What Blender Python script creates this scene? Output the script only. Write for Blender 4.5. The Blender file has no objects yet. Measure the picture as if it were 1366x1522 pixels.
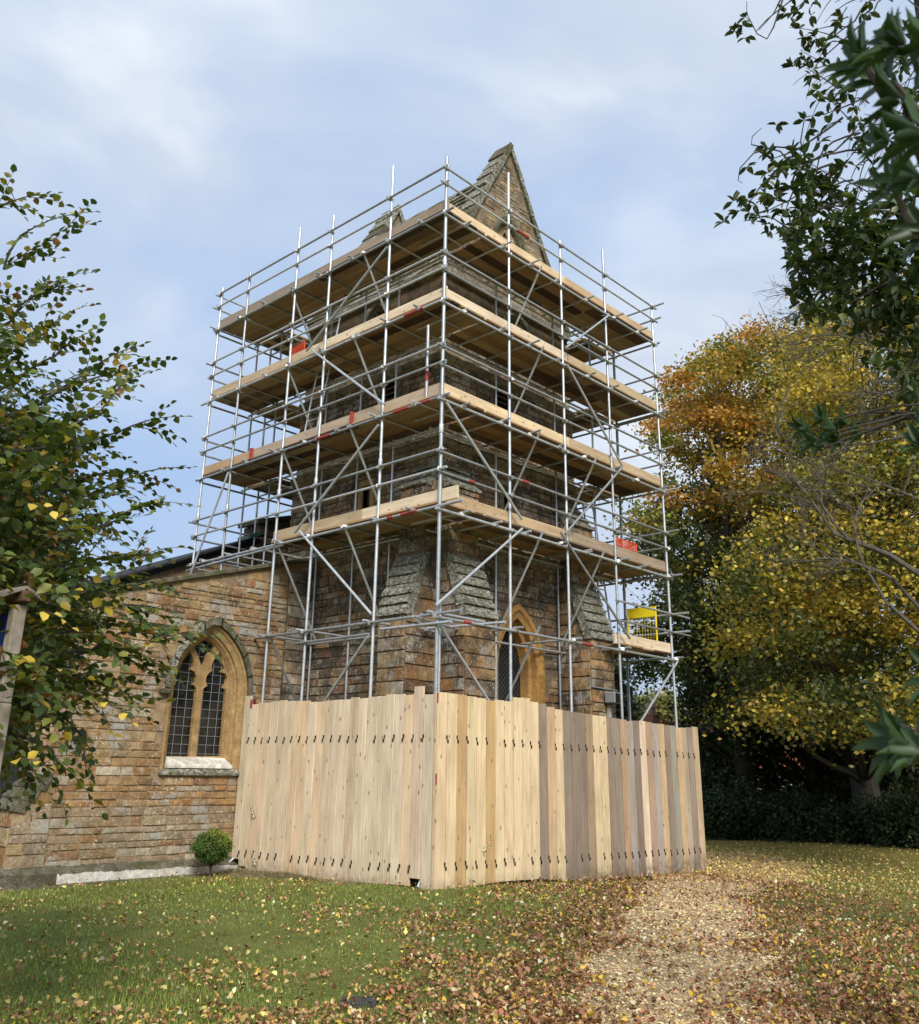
import bpy, bmesh, math, random
import numpy as np
from mathutils import Vector, Matrix
from mathutils.geometry import tessellate_polygon
random.seed(7); rng = np.random.default_rng(7)
R = math.radians
sc = bpy.context.scene
COL = sc.collection

# ---------------------------------------------------------------- camera
# world frame: corner standard of the scaffold at the origin, right face along +X, left face along +Y
CAM = Vector((-10.80125, -10.42258, 1.65956))
RT = Vector((0.680913, -0.732184, 0.016257)); UP = Vector((-0.248727, -0.210318, 0.945463)); FW = Vector((0.688834, 0.647822, 0.325322))
cd = bpy.data.cameras.new('camera'); cam = bpy.data.objects.new('camera', cd); COL.objects.link(cam)
cam.matrix_world = Matrix(((RT.x, UP.x, -FW.x, CAM.x), (RT.y, UP.y, -FW.y, CAM.y), (RT.z, UP.z, -FW.z, CAM.z), (0, 0, 0, 1)))
cd.sensor_fit = 'HORIZONTAL'; cd.sensor_width = 36; cd.lens = 36 * 1368.5 / 1366
cd.shift_x = (683 - 671.26) / 1366; cd.shift_y = -(761 - 673.07) / 1366
cd.clip_start = 0.05; cd.clip_end = 3000
cd.dof.use_dof = True; cd.dof.focus_distance = 17; cd.dof.aperture_fstop = 9
sc.camera = cam

# ---------------------------------------------------------------- sky, sun, exposure
SUN_EL, SUN_AZ = R(38), Vector((-0.72, -1.0))           # the veiled sun stands behind the camera's right shoulder
w = bpy.data.worlds.new('World'); sc.world = w; w.use_nodes = True
nt = w.node_tree; nt.nodes.clear()
def N(t, k, **kw):
    n = t.nodes.new(k)
    for a, b in kw.items():
        setattr(n, a, b)
    return n
def ramp(t, stops, fac, interp='LINEAR'):
    n = N(t, 'ShaderNodeValToRGB'); cr = n.color_ramp; cr.interpolation = interp
    while len(cr.elements) < len(stops): cr.elements.new(0.5)
    for e, (p, c) in zip(cr.elements, stops):
        e.position = p; e.color = (*c, 1) if not isinstance(c, (int, float)) else (c, c, c, 1)
    t.links.new(fac, n.inputs[0]); return n.outputs[0]
def mixc(t, f, a, b, mode='MIX'):
    n = N(t, 'ShaderNodeMix', data_type='RGBA', blend_type=mode)
    for i, v in ((0, f), (6, a), (7, b)):
        if hasattr(v, 'is_linked'): t.links.new(v, n.inputs[i])
        elif isinstance(v, (int, float)): n.inputs[i].default_value = v if i == 0 else (v, v, v, 1)
        else: n.inputs[i].default_value = (*v, 1)
    return n.outputs[2]
def mth(t, op, a, b=0.0, clamp=False):
    n = N(t, 'ShaderNodeMath', operation=op, use_clamp=clamp)
    for i, v in ((0, a), (1, b)):
        if hasattr(v, 'is_linked'): t.links.new(v, n.inputs[i])
        else: n.inputs[i].default_value = v
    return n.outputs[0]
def noise(t, vec, scale, detail=4, rough=0.55, dist=0.0, dim='3D', wv=None):
    n = N(t, 'ShaderNodeTexNoise', noise_dimensions=dim)
    n.inputs['Scale'].default_value = scale; n.inputs['Detail'].default_value = detail
    n.inputs['Roughness'].default_value = rough; n.inputs['Distortion'].default_value = dist
    if vec is not None: t.links.new(vec, n.inputs['Vector'])
    if wv is not None: t.links.new(wv, n.inputs['W'])
    return n.outputs[0]
def mapping(t, vec, scale=(1, 1, 1), loc=(0, 0, 0)):
    n = N(t, 'ShaderNodeMapping'); n.inputs['Scale'].default_value = scale; n.inputs['Location'].default_value = loc
    t.links.new(vec, n.inputs['Vector']); return n.outputs[0]
tc = N(nt, 'ShaderNodeTexCoord').outputs['Generated']
sky = N(nt, 'ShaderNodeTexSky', sky_type='NISHITA', sun_disc=False)
sky.sun_elevation = SUN_EL; sky.sun_rotation = math.atan2(SUN_AZ.x, SUN_AZ.y); sky.ozone_density = 1.5; sky.air_density = 1.0; sky.dust_density = 1.5
cm = mapping(nt, tc, (1.0, 1.0, 1.7), (1.7, 2.2, 0.5))
n1 = noise(nt, cm, 1.7, 5, 0.5, 0.3)
n2 = noise(nt, cm, 2.6, 6, 0.5, 0.5)
cover = ramp(nt, [(0.30, 0.0), (0.60, 1.0)], n1)
cloudcol = ramp(nt, [(0.30, (4.3, 5.3, 7.2)), (0.5, (5.5, 6.3, 7.6)), (0.66, (7.6, 8.1, 8.8))], n2)
bluecol = mixc(nt, 0.8, sky.outputs[0], (3.0, 5.0, 8.4))
skyc = mixc(nt, mth(nt, 'MULTIPLY', mth(nt, 'ADD', mth(nt, 'MULTIPLY', cover, 0.78), 0.22), 1.0, True), bluecol, cloudcol)
bg = N(nt, 'ShaderNodeBackground'); nt.links.new(skyc, bg.inputs[0]); bg.inputs[1].default_value = 0.0415
wo = N(nt, 'ShaderNodeOutputWorld'); nt.links.new(bg.outputs[0], wo.inputs[0])
ld = bpy.data.lights.new('sun', 'SUN'); sun = bpy.data.objects.new('sun', ld); COL.objects.link(sun)
ld.energy = 1.5; ld.angle = R(22); ld.color = (1.0, 0.95, 0.87)
sd = Vector((SUN_AZ.x, SUN_AZ.y, 0)).normalized() * math.cos(SUN_EL) + Vector((0, 0, math.sin(SUN_EL)))
sun.rotation_euler = sd.to_track_quat('Z', 'Y').to_euler(); sun.location = (0, 0, 40)
sc.view_settings.view_transform = 'Standard'; sc.view_settings.look = 'None'
sc.view_settings.exposure = 1.47; sc.view_settings.gamma = 1.0; sc.view_settings.use_curve_mapping = False
sc.cycles.use_denoising = True
sc.cycles.max_bounces = 6; sc.cycles.diffuse_bounces = 3; sc.cycles.glossy_bounces = 3; sc.cycles.transparent_max_bounces = 4

# ---------------------------------------------------------------- helpers
def P(u, v, D):
    """a point D metres away (on the ground plan) along the sight line through photo position u, v"""
    r = FW * 1368.5 + RT * (u - 671.26) - UP * (v - 673.07)
    return CAM + r * (D / math.hypot(r.x, r.y))
def gz(x, y):
    """ground height"""
    a = np.logaddexp(0, np.asarray(x) * 2) / 2; b = np.logaddexp(0, np.asarray(y) * 2) / 2
    return -0.45 * np.tanh((0.040 * a + 0.037 * b) / 0.45) + 0.015
def mat(name, rough=0.8, metal=0.0, spec=0.3):
    m = bpy.data.materials.new(name); m.use_nodes = True; t = m.node_tree
    b = t.nodes['Principled BSDF']; b.inputs['Roughness'].default_value = rough; b.inputs['Metallic'].default_value = metal
    b.inputs['Specular IOR Level'].default_value = spec
    return m, t, b
def bump(t, b, h, dist=0.01, strength=1.0):
    n = N(t, 'ShaderNodeBump'); n.inputs['Distance'].default_value = dist; n.inputs['Strength'].default_value = strength
    t.links.new(h, n.inputs['Height']); t.links.new(n.outputs[0], b.inputs['Normal'])
def pos(t): return N(t, 'ShaderNodeNewGeometry').outputs['Position']
def attr(t, name): return N(t, 'ShaderNodeAttribute', attribute_name=name)

def m_stone(name, lich=0.5, soot=0.3, base=None, bmp=0.012, moss=0.0):
    m, t, b = mat(name, 0.92, 0, 0.15); p = pos(t)
    col = attr(t, 'tint').outputs['Color'] if base is None else mixc(t, noise(t, p, 3.0), base[0], base[1])
    na = noise(t, p, 7, 6, 0.65); nb = noise(t, p, 34, 5, 0.7); nc = noise(t, p, 1.1, 4, 0.6)
    col = mixc(t, 1.0, col, ramp(t, [(0.25, 0.55), (0.5, 0.95), (0.75, 1.45)], na), 'MULTIPLY')
    col = mixc(t, 1.0, col, ramp(t, [(0.3, 0.65), (0.7, 1.3)], nb), 'MULTIPLY')
    pa = noise(t, mapping(t, p, (1, 1, 1.6), (3, 7, 1)), 2.3, 5, 0.6)
    col = mixc(t, ramp(t, [(0.45, 0.0), (0.65, 0.33)], pa), col, (0.31, 0.20, 0.095) if bmp < 0.02 else (0.2, 0.18, 0.14))
    # soot and damp
    col = mixc(t, ramp(t, [(0.42, 0.0), (0.62, soot)], noise(t, p, 1.7, 6, 0.7)), col, (0.055, 0.048, 0.04))
    # lichen: pale crusts in patches
    area = ramp(t, [(0.45, 0.0), (0.6, 1.0)], nc)
    lm = ramp(t, [(0.54, 0.0), (0.6, 1.0)], noise(t, p, 17, 7, 0.75))
    f = mth(t, 'MULTIPLY', mth(t, 'MULTIPLY', area, lm), lich, True)
    col = mixc(t, f, col, (0.50, 0.49, 0.42))
    if base is None: col = mixc(t, mth(t, 'MULTIPLY', ramp(t, [(0.55, 0.0), (0.6, 0.8)], noise(t, mapping(t, p, (1, 1, 1), (9, 2, 4)), 2.1, 8, 0.72)), lich, True), col, (0.34, 0.34, 0.31))
    l2 = ramp(t, [(0.63, 0.0), (0.67, 1.0)], noise(t, p, 26, 4, 0.6))
    col = mixc(t, mth(t, 'MULTIPLY', l2, lich, True), col, (0.58, 0.54, 0.42))
    if moss: col = mixc(t, ramp(t, [(0.45, 0.0), (0.6, moss)], noise(t, p, 4.3, 5, 0.7)), col, (0.055, 0.07, 0.022))
    t.links.new(col, b.inputs['Base Color'])
    bump(t, b, mth(t, 'ADD', mth(t, 'MULTIPLY', na, 1.6), nb), bmp, 0.9)
    return m
M = {}
M['stone'] = m_stone('ironstone', 0.95, 0.32)
M['tower_stone'] = m_stone('tower_ironstone', 0.85, 0.9)
M['mortar'] = m_stone('lime_mortar', 0.3, 0.3, ((0.40, 0.29, 0.17), (0.30, 0.21, 0.12)))
M['mortar_dark'] = m_stone('sooty_mortar', 0.25, 0.75, ((0.20, 0.15, 0.095), (0.13, 0.10, 0.068)))
M['mortar_gable'] = m_stone('grey_rubble_mortar', 0.5, 0.45, ((0.27, 0.215, 0.14), (0.20, 0.155, 0.10)))
M['dressed'] = m_stone('dressed_ochre_stone', 0.04, 0.10, ((0.40, 0.265, 0.12), (0.31, 0.20, 0.088)), 0.004)
M['fresh'] = m_stone('fresh_ochre_stone', 0.0, 0.25, ((0.44, 0.24, 0.075), (0.34, 0.18, 0.05)), 0.003)
M['lichened'] = m_stone('lichen_covered_stone', 1.0, 0.45, ((0.30, 0.29, 0.235), (0.20, 0.19, 0.15)), 0.03, 0.35)
def m_crust(name):
    m, t, b = mat(name, 0.95, 0, 0.1); p = pos(t); n = noise(t, mapping(t, p, (1, 1, 1.3)), 15, 8, 0.78); n_2 = noise(t, p, 4, 5, 0.6)
    c = ramp(t, [(0.36, (0.035, 0.033, 0.026)), (0.46, (0.16, 0.15, 0.115)), (0.53, (0.36, 0.35, 0.29)), (0.62, (0.62, 0.61, 0.54))], n)
    c = mixc(t, ramp(t, [(0.45, 0.0), (0.65, 0.7)], n_2), c, (0.14, 0.135, 0.075))
    t.links.new(c, b.inputs['Base Color']); bump(t, b, n, 0.05); return m
M['lichened'] = m_crust('lichen_crusted_stone')
M['string'] = m_stone('pale_weathered_moulding', 1.0, 0.55, ((0.34, 0.30, 0.22), (0.24, 0.20, 0.14)), 0.03, 0.1)
M['mossy'] = m_stone('mossy_stone', 0.5, 0.5, ((0.20, 0.17, 0.12), (0.13, 0.11, 0.075)), 0.02, 0.8)
M['limewash'] = m_stone('white_limewash', 0.3, 0.10, ((0.74, 0.72, 0.66), (0.58, 0.55, 0.48)), 0.003, 0.12)
M['pale_wall'] = m_stone('pale_rendered_stone', 0.6, 0.1, ((0.46, 0.40, 0.34), (0.38, 0.33, 0.28)), 0.01)

def m_plain(name, c, rough=0.6, metal=0.0, var=0.15, sc_=12, spec=0.3, bd=0.0):
    m, t, b = mat(name, rough, metal, spec)
    n = noise(t, pos(t), sc_, 4, 0.6)
    t.links.new(mixc(t, 1.0, c, ramp(t, [(0.3, 1 - var), (0.7, 1 + var)], n), 'MULTIPLY'), b.inputs['Base Color'])
    if bd: bump(t, b, n, bd)
    return m
def m_galv():
    m, t, b = mat('galvanised_tube', 0.42, 0.55, 0.5); p = pos(t)
    c = ramp(t, [(0.3, (0.42, 0.44, 0.45)), (0.7, (0.66, 0.68, 0.69))], noise(t, p, 9, 5, 0.7))
    c = mixc(t, ramp(t, [(0.62, 0.0), (0.72, 0.6)], noise(t, p, 3.5, 5, 0.7)), c, (0.25, 0.20, 0.16))
    oi = N(t, 'ShaderNodeObjectInfo')
    c = mixc(t, 1.0, c, ramp(t, [(0.0, 0.62), (1.0, 1.12)], oi.outputs['Random']), 'MULTIPLY')
    t.links.new(c, b.inputs['Base Color']); return m
M['galv'] = m_galv()
M['coupler'] = m_plain('zinc_fitting', (0.40, 0.40, 0.38), 0.5, 0.6, 0.4, 30)
M['black'] = m_plain('black_slot', (0.02, 0.018, 0.016), 0.8)
M['red'] = m_plain('red_marking_paint', (0.33, 0.055, 0.045), 0.7, 0, 0.5, 40)
M['lead'] = m_plain('lead_came', (0.22, 0.235, 0.24), 0.5, 0.2)
M['interior_shade'] = m_plain('painted_interior_shade', (0.012, 0.011, 0.010), 0.9)  # near-black colour standing in for the shade of unlit interiors
M['roofdark'] = m_plain('dark_roof_covering', (0.022, 0.022, 0.024), 0.75, 0, 0.3, 8, 0.3, 0.01)
M['orange'] = m_plain('orange_plastic_mesh', (0.75, 0.10, 0.03), 0.5, 0, 0.15, 12)
M['yellow'] = m_plain('yellow_painted_steel', (0.80, 0.62, 0.02), 0.45, 0, 0.1, 12)
M['alu'] = m_plain('aluminium', (0.62, 0.63, 0.64), 0.38, 0.7, 0.15, 9)
M['plasticgrey'] = m_plain('grey_lamp_housing', (0.24, 0.25, 0.26), 0.45)
M['blueboard'] = m_plain('blue_painted_panel', (0.008, 0.03, 0.19), 0.35, 0, 0.1, 6)
M['slate'] = m_plain('dark_slate', (0.045, 0.045, 0.048), 0.5, 0, 0.3, 14, 0.4, 0.004)
def m_glass():
    m, t, b = mat('old_window_glass', 0.12, 0, 0.6); p = pos(t)
    t.links.new(ramp(t, [(0.35, (0.004, 0.005, 0.006)), (0.7, (0.02, 0.022, 0.022))], noise(t, p, 2.2, 3)), b.inputs['Base Color'])
    bump(t, b, noise(t, p, 7, 3), 0.006); return m
M['glass'] = m_glass()
def m_wood(name, rough=0.7):
    """sawn board: grain along the board's own z axis; the board's colour is obj.color"""
    m, t, b = mat(name, rough, 0, 0.25)
    o = N(t, 'ShaderNodeTexCoord').outputs['Object']; oi = N(t, 'ShaderNodeObjectInfo')
    w_ = mth(t, 'MULTIPLY', oi.outputs['Random'], 57.0)
    g1 = noise(t, mapping(t, o, (38, 38, 1.3)), 1.0, 5, 0.6, 1.2, '4D', w_)
    g2 = noise(t, mapping(t, o, (130, 130, 3.0)), 1.0, 3, 0.6, 0.3, '4D', w_)
    g3 = noise(t, mapping(t, o, (5, 5, 1.1)), 1.0, 4, 0.6, 0.4, '4D', w_)
    col = mixc(t, 1.0, oi.outputs['Color'], ramp(t, [(0.3, (0.80, 0.70, 0.58)), (0.5, (1, 1, 1)), (0.7, (1.10, 1.07, 1.0))], g1), 'MULTIPLY')
    col = mixc(t, 1.0, col, ramp(t, [(0.3, 0.88), (0.7, 1.08)], g2), 'MULTIPLY')
    col = mixc(t, 1.0, col, ramp(t, [(0.3, (0.80, 0.78, 0.76)), (0.65, (1.1, 1.1, 1.1))], g3), 'MULTIPLY')
    kv = N(t, 'ShaderNodeTexVoronoi'); kv.inputs['Scale'].default_value = 1.0
    va = N(t, 'ShaderNodeVectorMath', operation='ADD'); t.links.new(mapping(t, o, (7, 7, 3.4)), va.inputs[0]); t.links.new(w_, va.inputs[1]); t.links.new(va.outputs[0], kv.inputs['Vector'])
    col = mixc(t, ramp(t, [(0.08, 0.8), (0.15, 0.0)], kv.outputs['Distance']), col, (0.22, 0.12, 0.06))
    wz = N(t, 'ShaderNodeSeparateXYZ'); t.links.new(pos(t), wz.inputs[0])
    mud = mth(t, 'MULTIPLY', ramp(t, [(0.0, 0.75), (0.22, 0.0)], mth(t, 'ADD', wz.outputs[2], 0.08)), ramp(t, [(0.35, 0.0), (0.6, 1.0)], noise(t, pos(t), 9, 5, 0.7)), True)
    col = mixc(t, mud, col, (0.13, 0.10, 0.06))
    t.links.new(col, b.inputs['Base Color']); bump(t, b, g1, 0.002, 0.7); return m
M['wood'] = m_wood('sawn_timber')
M['oldoak'] = m_plain('silvered_oak', (0.33, 0.28, 0.22), 0.8, 0, 0.25, 18, 0.2, 0.004)
M['oakbrown'] = m_plain('brown_oak', (0.16, 0.09, 0.06), 0.8, 0, 0.3, 18, 0.2, 0.004)
def m_bark(name, a, c):
    m, t, b = mat(name, 0.9, 0, 0.15); p = mapping(t, pos(t), (1, 1, 0.25)); n = noise(t, p, 14, 6, 0.7)
    t.links.new(ramp(t, [(0.3, a), (0.7, c)], n), b.inputs['Base Color']); bump(t, b, n, 0.03); return m
M['bark'] = m_bark('tree_bark', (0.035, 0.03, 0.025), (0.11, 0.095, 0.075))
M['twig'] = m_bark('grey_dead_twigs', (0.075, 0.065, 0.052), (0.16, 0.14, 0.11))
def m_leaf(name, rough=0.5, spec=0.4, trans=0.25):
    m, t, b = mat(name, rough, 0, spec); c = attr(t, 'tint').outputs['Color']
    t.links.new(c, b.inputs['Base Color'])
    tr = N(t, 'ShaderNodeBsdfTranslucent'); t.links.new(mixc(t, 1.0, c, (1.5, 1.5, 0.7), 'MULTIPLY'), tr.inputs[0])
    mx = N(t, 'ShaderNodeMixShader'); mx.inputs[0].default_value = trans
    t.links.new(b.outputs[0], mx.inputs[1]); t.links.new(tr.outputs[0], mx.inputs[2])
    t.links.new(mx.outputs[0], t.nodes['Material Output'].inputs[0]); return m
M['leaf'] = m_leaf('deciduous_leaf'); M['glossleaf'] = m_leaf('glossy_evergreen_leaf', 0.42, 0.35, 0.2); M['deadleaf'] = m_leaf('fallen_leaf', 0.75, 0.15, 0.1)

def tag(o, label=None, cat=None, group=None, kind=None):
    for k, v in (('label', label), ('category', cat), ('group', group), ('kind', kind)):
        if v: o[k] = v
    return o
def empty(name, loc, label, cat, group=None):
    o = bpy.data.objects.new(name, None); COL.objects.link(o); o.location = loc; o.empty_display_size = 0.2
    return tag(o, label, cat, group)
def parent(o, p):
    if p is not None:
        o.parent = p
        if p.parent is None: o.matrix_parent_inverse = Matrix.Translation(-p.location)
    return o
# parents are never rotated or scaled and parts of parts sit at the origin, so a translation is enough
class MB:
    def __init__(s): s.v = []; s.f = []; s.c = []; s.mi = []
    def poly(s, pts, faces, col=(1, 1, 1), mi=0):
        n = len(s.v); s.v += [tuple(p) for p in pts]; s.f += [tuple(i + n for i in f) for f in faces]
        s.c += [col] * len(pts); s.mi += [mi] * len(faces); return s
    def box(s, a, b, col=(1, 1, 1), mi=0, f=None):
        (x0, y0, z0), (x1, y1, z1) = a, b
        p = [(x0, y0, z0), (x1, y0, z0), (x1, y1, z0), (x0, y1, z0), (x0, y0, z1), (x1, y0, z1), (x1, y1, z1), (x0, y1, z1)]
        if f: p = [f(*q) for q in p]
        return s.poly(p, [(0, 3, 2, 1), (4, 5, 6, 7), (0, 1, 5, 4), (1, 2, 6, 5), (2, 3, 7, 6), (3, 0, 4, 7)], col, mi)
    def tube(s, pts, rad, n=6, col=(1, 1, 1), mi=0):
        pts = [Vector(p) for p in pts]; rs = rad if hasattr(rad, '__len__') else [rad] * len(pts)
        k = len(s.v); ref = Vector((0.3, 0.2, 1)).normalized()
        for i, p in enumerate(pts):
            d = (pts[min(i + 1, len(pts) - 1)] - pts[max(i - 1, 0)]).normalized()
            if abs(d.dot(ref)) > 0.97: ref = Vector((1, 0.1, 0))
            x = d.cross(ref).normalized(); y = d.cross(x)
            for j in range(n):
                a = 2 * math.pi * j / n; s.v.append(tuple(p + (x * math.cos(a) + y * math.sin(a)) * rs[i]))
                s.c.append(col)
        for i in range(len(pts) - 1):
            for j in range(n):
                a, b = k + i * n + j, k + i * n + (j + 1) % n
                s.f.append((a, b, b + n, a + n)); s.mi.append(mi)
        s.f.append(tuple(k + j for j in range(n))[::-1]); s.f.append(tuple(k + (len(pts) - 1) * n + j for j in range(n))); s.mi += [mi, mi]
        return s
    def add(s, o):
        n = len(s.v); s.v += o.v; s.f += [tuple(i + n for i in f) for f in o.f]; s.c += o.c; s.mi += o.mi; return s
    def mesh(s, name, mats, smooth=False):
        me = bpy.data.meshes.new(name); me.from_pydata(s.v, [], s.f)
        for m in (mats if isinstance(mats, (list, tuple)) else [mats]): me.materials.append(m)
        if any(s.mi): me.polygons.foreach_set('material_index', s.mi)
        a = me.color_attributes.new('tint', 'FLOAT_COLOR', 'POINT')
        a.data.foreach_set('color', np.hstack([np.array(s.c, dtype=np.float32), np.ones((len(s.v), 1), np.float32)]).ravel())
        if smooth: me.shade_smooth()
        me.update(); return me
    def build(s, name, mats, par=None, smooth=False, bevel=0):
        o = bpy.data.objects.new(name, s.mesh(name, mats, smooth)); COL.objects.link(o); parent(o, par)
        if bevel:
            md = o.modifiers.new('bevel', 'BEVEL'); md.width = bevel; md.segments = 1; md.limit_method = 'ANGLE'
        return o
def npmesh(name, V, F, C, mats, par=None):
    """V (n,3), F (m,k) index array, C (n,3)"""
    me = bpy.data.meshes.new(name); n, m, k = len(V), len(F), F.shape[1]
    me.vertices.add(n); me.vertices.foreach_set('co', V.astype(np.float32).ravel())
    me.loops.add(m * k); me.loops.foreach_set('vertex_index', F.astype(np.int32).ravel())
    me.polygons.add(m); me.polygons.foreach_set('loop_start', np.arange(0, m * k, k, dtype=np.int32))
    me.update(calc_edges=True)
    me.materials.append(mats)
    a = me.color_attributes.new('tint', 'FLOAT_COLOR', 'POINT')
    a.data.foreach_set('color', np.hstack([C, np.ones((n, 1))]).astype(np.float32).ravel())
    o = bpy.data.objects.new(name, me); COL.objects.link(o); parent(o, par); return o

# ---------------------------------------------------------------- walls and stones
def arch(uc, hw, zb, zs, za, n=10):
    """pointed arch outline, anticlockwise from the lower left corner"""
    h = za - zs; r = (hw * hw + h * h) / (2 * hw)
    pts = [(uc - hw, zb), (uc + hw, zb)]
    a1 = math.asin(min(1, h / r))
    for i in range(n + 1):
        a = a1 * i / n; pts.append((uc + hw - r + r * math.cos(a), zs + r * math.sin(a)))
    for i in range(n - 1, -1, -1):
        a = a1 * i / n; pts.append((uc - hw + r - r * math.cos(a), zs + r * math.sin(a)))
    return pts
def inpoly(u, z, poly):
    c = False; j = len(poly) - 1
    for i in range(len(poly)):
        (a, b), (d, e) = poly[i], poly[j]
        if (b > z) != (e > z) and u < (d - a) * (z - b) / (e - b) + a: c = not c
        j = i
    return c
def plate(mb, outer, holes, f, depth, back=True, col=(1, 1, 1), mi=0):
    """flat plate with holes: f(u, z, d) gives the place, d outward; thickness runs inward"""
    loops = [outer] + holes; flat = [p for l in loops for p in l]
    tri = tessellate_polygon([[Vector((p[0], p[1], 0)) for p in l] for l in loops])
    mb.poly([f(p[0], p[1], 0) for p in flat], tri, col, mi)
    if back: mb.poly([f(p[0], p[1], -depth) for p in flat], tri, col, mi)
    for l in loops:
        n = len(l)
        mb.poly([f(p[0], p[1], 0) for p in l] + [f(p[0], p[1], -depth) for p in l],
                [(i, (i + 1) % n, n + (i + 1) % n, n + i) for i in range(n)], col, mi)
    return mb
PAL = dict(ochre=(0.38, 0.23, 0.095), orange=(0.36, 0.185, 0.065), brown=(0.24, 0.135, 0.058), tan=(0.38, 0.26, 0.135),
           grey=(0.31, 0.26, 0.185), pink=(0.31, 0.23, 0.15), red=(0.17, 0.075, 0.045), pale=(0.44, 0.39, 0.30), dark=(0.10, 0.08, 0.055), rust=(0.27, 0.125, 0.045))
def pick(wts):
    k = random.choices(list(wts), list(wts.values()))[0]; tw = sum(wts.values()); q = 0.28 if k not in ('red', 'dark') else 0.2
    c = tuple(a * (1 - q) + q * sum(PAL[n][i] * x for n, x in wts.items()) / tw for i, a in enumerate(PAL[k])); s = random.uniform(0.84, 1.16)
    return tuple(x * s * random.uniform(0.96, 1.04) for x in c)
def course_stones(out, f, u0, u1, z0, z1, hr, lr, keep, pal, gap=0.012, d=(0.012, 0.03), normal=None):
    z = z0; cols = None
    while z < z1 - 0.03:
        h = random.uniform(*hr)
        if z + h > z1 - 0.04: h = z1 - z
        u = u0 - random.uniform(0, lr[0]) * 0.6; first = True
        while u < u1 - 0.02:
            l = random.uniform(*lr) * (0.75 + 0.5 * h / hr[1])
            a, b = max(u, u0), min(u + l, u1)
            if u1 - b < 0.08: b = u1
            if b - a > 0.05:
                m = 0.5 * (a + b); zc = z + h / 2
                if all(keep(x, y) for x, y in ((a + .02, z + .02), (b - .02, z + .02), (a + .02, z + h - .02), (b - .02, z + h - .02), (m, zc), (m, z + h - .02))):
                    g = gap / 2; dd = random.uniform(*d); j = lambda: random.uniform(-0.006, 0.006)
                    q = [(a + g, z + g), (b - g, z + g), (b - g, z + h - g), (a + g, z + h - g)]
                    bk = [f(x, y, -0.01) for x, y in q]
                    ins = 0.010
                    fr = [f(x + sx * ins + j(), y + sy * ins + j(), dd + j() * 0.6) for (x, y), (sx, sy) in zip(q, ((1, 1), (-1, 1), (-1, -1), (1, -1)))]
                    ce = [f(m + 3 * j(), zc + j(), dd + random.uniform(0.0, 0.008))]
                    c = pick(pal(m, zc)); p = Vector(ce[0]) - CAM; D = p.length
                    nv = Vector(f(0, 0, 1)) - Vector(f(0, 0, 0)); cosv = max(0.0, -p.normalized().dot(nv.normalized()))
                    mb = MB().poly(bk + fr + ce, [(0, 1, 5, 4), (1, 2, 6, 5), (2, 3, 7, 6), (3, 0, 4, 7), (4, 5, 8), (5, 6, 8), (6, 7, 8), (7, 4, 8)], c)
                    out.append(((b - a) * h * cosv / D ** 2, mb))
            u += l
            if b >= u1: break
        z += h
def link_stones(lst, material, par, budget, name='stone'):
    lst = sorted(lst, key=lambda s: -s[0])
    for _, mb in lst[:budget]: mb.build(name, material, par)
    rest = MB()
    for _, mb in lst[budget:]: rest.add(mb)
    if rest.v: rest.build('small_stones', material, par)['kind'] = 'stuff'

# ================================================================ ground
def build_ground():
    g = []; a = np.concatenate([[-900, -400, -200, -100, -60, -40, -30], np.arange(-24, 41, 1.0), [50, 65, 90, 140, 250, 500, 1500]])
    X, Y = np.meshgrid(a, a, indexing='ij'); n = len(a)
    Z = gz(X, Y) + 0.018 * np.sin(X * 0.9 + 1.3 * np.sin(Y * 0.5)) * np.exp(-(X ** 2 + Y ** 2) / 2000)
    V = np.stack([X.ravel(), Y.ravel(), Z.ravel()], 1); i, j = np.meshgrid(np.arange(n - 1), np.arange(n - 1), indexing='ij')
    k = (i * n + j).ravel(); F = np.stack([k, k + n, k + n + 1, k + 1], 1)
    m, t, b = mat('lawn_soil', 0.95, 0, 0.1); p = pos(t)
    c = ramp(t, [(0.3, (0.11, 0.125, 0.03)), (0.55, (0.16, 0.175, 0.045)), (0.75, (0.20, 0.185, 0.065))], noise(t, p, 2.2, 6, 0.7))
    c = mixc(t, 1.0, c, ramp(t, [(0.3, 0.7), (0.7, 1.35)], noise(t, p, 45, 4, 0.7)), 'MULTIPLY')
    # scattered leaves too far off to tell apart
    dv = N(t, 'ShaderNodeVectorMath', operation='DISTANCE'); t.links.new(p, dv.inputs[0]); dv.inputs[1].default_value = (-10.8, -10.4, 0)
    far = mth(t, 'MULTIPLY', ramp(t, [(0.47, 0.0), (0.55, 0.9)], noise(t, p, 13, 5, 0.75)), ramp(t, [(0.25, 0.0), (0.5, 1.0)], mth(t, 'DIVIDE', dv.outputs['Value'], 60.0)), True)
    c = mixc(t, far, c, ramp(t, [(0.3, (0.30, 0.17, 0.05)), (0.7, (0.42, 0.30, 0.07))], noise(t, p, 6, 3)))
    t.links.new(c, b.inputs['Base Color']); bump(t, b, noise(t, p, 60, 4, 0.7), 0.02)
    o = npmesh('ground', V, F, np.ones((len(V), 3)), m); o['kind'] = 'structure'
build_ground()
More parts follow.
